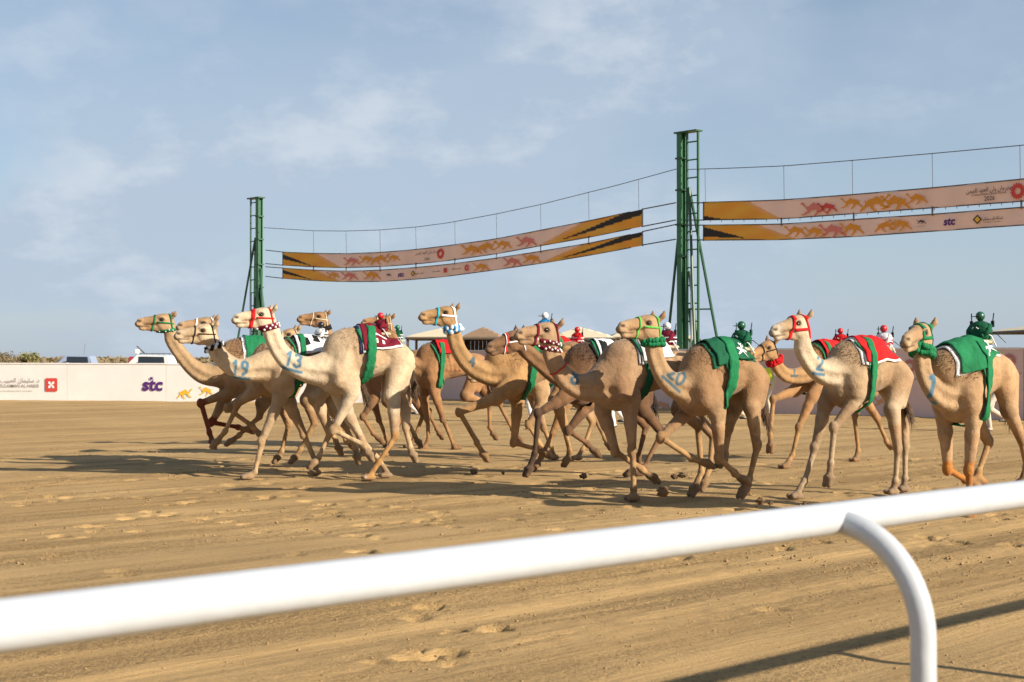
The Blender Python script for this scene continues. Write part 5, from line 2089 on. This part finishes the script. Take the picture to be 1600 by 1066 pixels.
def leaves(n, fn, size):
    P = np.array([fn() for _ in range(n)])
    a = RNG.normal(size=(n, 3))
    a /= np.linalg.norm(a, axis=1)[:, None]
    b = np.cross(a, RNG.normal(size=(n, 3)))
    b /= np.linalg.norm(b, axis=1)[:, None]
    s = size * RNG.uniform(.6, 1.4, n)[:, None]
    V = np.stack([P - a * s, P + b * s * .5, P + a * s, P - b * s * .5], 1).reshape(-1, 3)
    return V, np.arange(n * 4).reshape(n, 4)


def scrub_pt():
    x = random.uniform(-230, 150)
    y = 290 + random.gauss(0, 14) + .06 * x
    h = (.9 + 1.5 * float(vnoise(np.array([x * .09]), np.array([y * .02]), 31)[0])) * random.random() ** .7
    return (x, y, h)


V_, Q_ = leaves(15000, scrub_pt, .55)
tag(np_mesh('scrub', V_, Q_, m_scrub), 'low dry scrub along the horizon behind the walls', 'scrub', kind='stuff')


def tree(label, x, y_top, Y, wid, m):
    X = (x - 800) / F_PX * Y
    zt = CAM_H + (HORIZON - y_top) * Y / F_PX
    r = empty('scrub_tree', (X, Y, 0))
    tag(r, label, 'tree', 'trees beyond the wall')
    t = MB().tube([(0, 0, 0), (.15, .1, zt * .3), (-.1, 0, zt * .6)], [.22, .16, .08], 7)
    for i in range(5):
        a = i * 1.3
        t.tube([(.1, .05, zt * .3), (math.cos(a) * wid * .45, math.sin(a) * wid * .45, zt * .75)], [.10, .03], 5)
    t.build('trunk', m_bark, r, True)
    cl = [(random.gauss(0, wid * .35), random.gauss(0, wid * .35), zt * random.uniform(.45, .92)) for _ in range(16)]

    def pt():
        c = random.choice(cl)
        return tuple(c[i] + random.gauss(0, wid * .13) for i in range(3))
    V, Q = leaves(1700, pt, .20)
    np_mesh('crown', V, Q, m, r)
    return r


tree('pale green tree on the horizon left of the silver blue car', 44, 556, 260, 2.6, M('pale_leaves', (.20, .19, .07), rough=.85, noise=.3, nscale=2))
tree('low dusty tree above the left end of the white wall', 8, 559, 230, 4.5, m_scrub)

# ------------------------------------------------------------------ people by the far wall
skin_mat = mat('person_surface', rough=.75, spec=.25, attr='coat', noise=.08, nscale=25)


def person(label, g, face, top_c, leg_c, run=0.0, vest=None, shoe=(.015, .015, .016), hair=(.012, .009, .008), hat=None):
    p = ground(*g)
    r = empty('person', (p[0], p[1], 0), R(face))      # local +x is the way they face
    tag(r, label, 'person')
    fld = Field((-.62, -.42, -.02), (.62, .42, 1.82), .0115)
    parts = []

    def cn(nm, a, b, ra, rb, k=.03, ky=1.0):
        fld.cone(a, b, ra, rb, k, ky)
        parts.append((nm, np.array(a, float), np.array(b, float), max(ra, rb)))
    lean = .10 * run
    pel = (0, 0, .95)
    cn('leg', (0, -.07, .96), (0, .07, .96), .12, .12)
    cn('top', (0, 0, 1.02), (lean * .5, 0, 1.2), .135, .15, .05, .85)
    cn('top', (lean * .5, 0, 1.2), (lean, 0, 1.38), .155, .13, .05, .8)
    cn('top', (lean, -.15, 1.41), (lean, .15, 1.41), .075, .075, .05)
    cn('skin', (lean, 0, 1.45), (lean + .02, 0, 1.55), .055, .05)
    hx = lean + .03
    fld.ell((hx, 0, 1.645), (.092, .075, .115), .03)
    parts.append(('head', np.array([hx, 0, 1.60]), np.array([hx, 0, 1.68]), .1))
    fld.cone((hx + .075, 0, 1.60), (hx + .092, 0, 1.625), .018, .012, .015)     # nose
    fld.ell((hx + .06, 0, 1.565), (.04, .04, .03), .02)                      # chin
    for sd in (1, -1):
        fld.ell((hx - .005, sd * .078, 1.635), (.022, .012, .032), .01)
        th = sd * run
        kn = (.10 + .28 * max(th, 0) - .02, sd * .095, .52 + .06 * max(th, 0))
        an = (kn[0] - (.05 if th >= 0 else .45 * run) - .04, sd * .095, .09 + (.22 * run if th < 0 else 0))
        if run == 0:
            kn = (.03, sd * .09, .51)
            an = (-.01, sd * .10, .085)
        cn('leg', (0, sd * .085, .92), kn, .098, .068)
        cn('leg', kn, an, .07, .05)
        cn('shoe', (an[0] - .03, an[1], an[2] - .04), (an[0] + .15, an[1] + sd * .02, an[2] - .045), .042, .034, .02)
        sw = -th * .3
        el = (lean + sw * .6 - .03, sd * .235, 1.14)
        wr = (lean + sw + .12 + .1 * run, sd * .225, .93 + .12 * run)
        cn('top', (lean, sd * .19, 1.39), el, .06, .048)
        cn('top', el, wr, .047, .036)
        d = np.array(wr) - np.array(el)
        d /= np.linalg.norm(d)
        hnd = np.array(wr) + d * .05
        cn('skin', wr, hnd, .03, .034, .02)
        for q, ln in ((-.027, .05), (-.009, .062), (.009, .058), (.027, .042)):
            b0 = hnd + d * .02 + np.array([q * .9, 0, 0])
            b1 = b0 + d * ln
            b2 = b1 + d * ln * .5 + np.array([.012, -sd * .02, 0])
            cn('skin', b0, b1, .0115, .0105, .004)
            cn('skin', b1, b2, .0105, .0095, .004)
        cn('skin', hnd + np.array([.03, 0, 0]), hnd + d * .045 + np.array([.055, -sd * .01, 0]), .012, .010, .006)
    V, F_ = fld.mesh()
    best = np.full(len(V), 9.0)
    C = np.zeros((len(V), 3))
    cols = dict(leg=leg_c, top=top_c, skin=(.28, .15, .085), head=(.28, .15, .085), shoe=shoe)
    for nm, a, b, rr in parts:
        dd = seg_dist(V, a, b)[0] - rr
        m_ = dd < best
        best[m_] = dd[m_]
        C[m_] = cols[nm]
    hd = V - np.array([hx, 0, 1.645])
    hm = (V[:, 2] > 1.52) & ((hd[:, 2] > .035 + .55 * np.maximum(hd[:, 0], -.1)) | (hd[:, 0] < -.03))
    C[hm] = hat or hair
    for sd in (1, -1):
        C[np.linalg.norm(hd - [.083, sd * .032, .0], axis=1) < .014] = (.02, .015, .012)
    C[np.linalg.norm((hd - [.085, 0, -.062]) * [1, .5, 1.6], axis=1) < .014] = (.20, .07, .05)
    np_mesh('body', V, F_, skin_mat, r, np.concatenate([C, np.ones((len(V), 1))], 1))
    if vest is not None:
        bv = BVHTree.FromPolygons(V.tolist(), F_.tolist())
        vs, fs = [], []
        nz, na = 10, 28
        for i in range(nz + 1):
            z = 1.0 + .42 * i / nz
            for j in range(na):
                a = 2 * math.pi * j / na
                d = Vector((math.cos(a), math.sin(a), 0))
                c0 = Vector((lean * (z - 1) * 2, 0, z))
                h = bv.ray_cast(c0, d, .23)
                dist = (h[0] - c0).length if h[0] is not None else .19
                q = c0 + d * (min(dist, .20) + .014)
                vs.append(tuple(q))
        for i in range(nz):
            for j in range(na):
                fs.append((i * na + j, i * na + (j + 1) % na, (i + 1) * na + (j + 1) % na, (i + 1) * na + j))
        o = mesh_obj('vest', vs, fs, vest, r)
        md = o.modifiers.new('thickness', 'SOLIDIFY')
        md.thickness = .01
    return r


m_hivis = M('hi_vis_yellow', (.62, .72, .02), rough=.6)
CREAM = (.56, .48, .36)
WHT = (.66, .65, .62)
person('person in a yellow vest and cream trousers by the shaded wall', (1203, 648), 200, (.50, .44, .34), CREAM, .25, vest=m_hivis)
person('person in cream trousers and black boots running behind camel 20', (1150, 667), 195, CREAM, CREAM, .8, shoe=(.012, .012, .012))
person('person in white trousers seen between the blue collared camel and the dark one', (833, 660), 185, WHT, WHT, .2)
person('person in white seen between the legs of camel 8', (966, 668), 190, WHT, WHT, .5)
person('person in white trousers behind the tail of camel 13', (640, 656), 190, WHT, WHT, .6)
person('person in white running behind camel 1 at the right edge', (1556, 674), 200, WHT, (.50, .42, .35), .9, shoe=(.10, .09, .085))

# ------------------------------------------------------------------ clods of dirt thrown up by the feet
m_clod = M('dirt_clod', (.13, .075, .034), rough=1.0, noise=.3, nscale=30, bump=.8, bscale=40)


def clod(px_, py_, gyp, s, label, squash=.7):
    d = ground(px_, gyp)
    P = on_plane(px_, py_, np.array([0, d[1], 0]), np.array([0, -1.0, 0]))
    mb = MB().ball((0, 0, 0), (s, s * .8, s * squash), 10, 7)
    vs = []
    for v in mb.v:
        q = Vector(v)
        k = 1 + .8 * (random.random() - .5)
        vs.append(tuple(q * k))
    o = mesh_obj('dirt_clod', vs, mb.f, m_clod, None, False)
    o.location = P
    if P[2] < s * squash:
        o.location.z = s * squash * .6
    return tag(o, label, 'clod', 'clods thrown up by the feet')


clod(912, 744, 760, .055, 'clod of dirt flying between the dark camel and camel 8')
clod(1036, 768, 790, .075, 'dark clod just right of the planted foot of camel 8')
clod(1054, 745, 775, .045, 'left of two clods in the air below camel 20')
clod(1066, 743, 775, .045, 'right of two clods in the air below camel 20')
clod(1188, 783, 796, .055, 'dark clod in the shadow left of the front foot of camel 2')
clod(1204, 787, 797, .03, 'small dark clod in the shadow by the front foot of camel 2')
clod(740, 737, 758, .05, 'clod in the shadow below the blue collared camel')
clod(786, 739, 760, .025, 'small clod left of the dark front foot')
clod(1258, 787, 800, .03, 'small clod near the front foot of camel 2, closest to the rail')
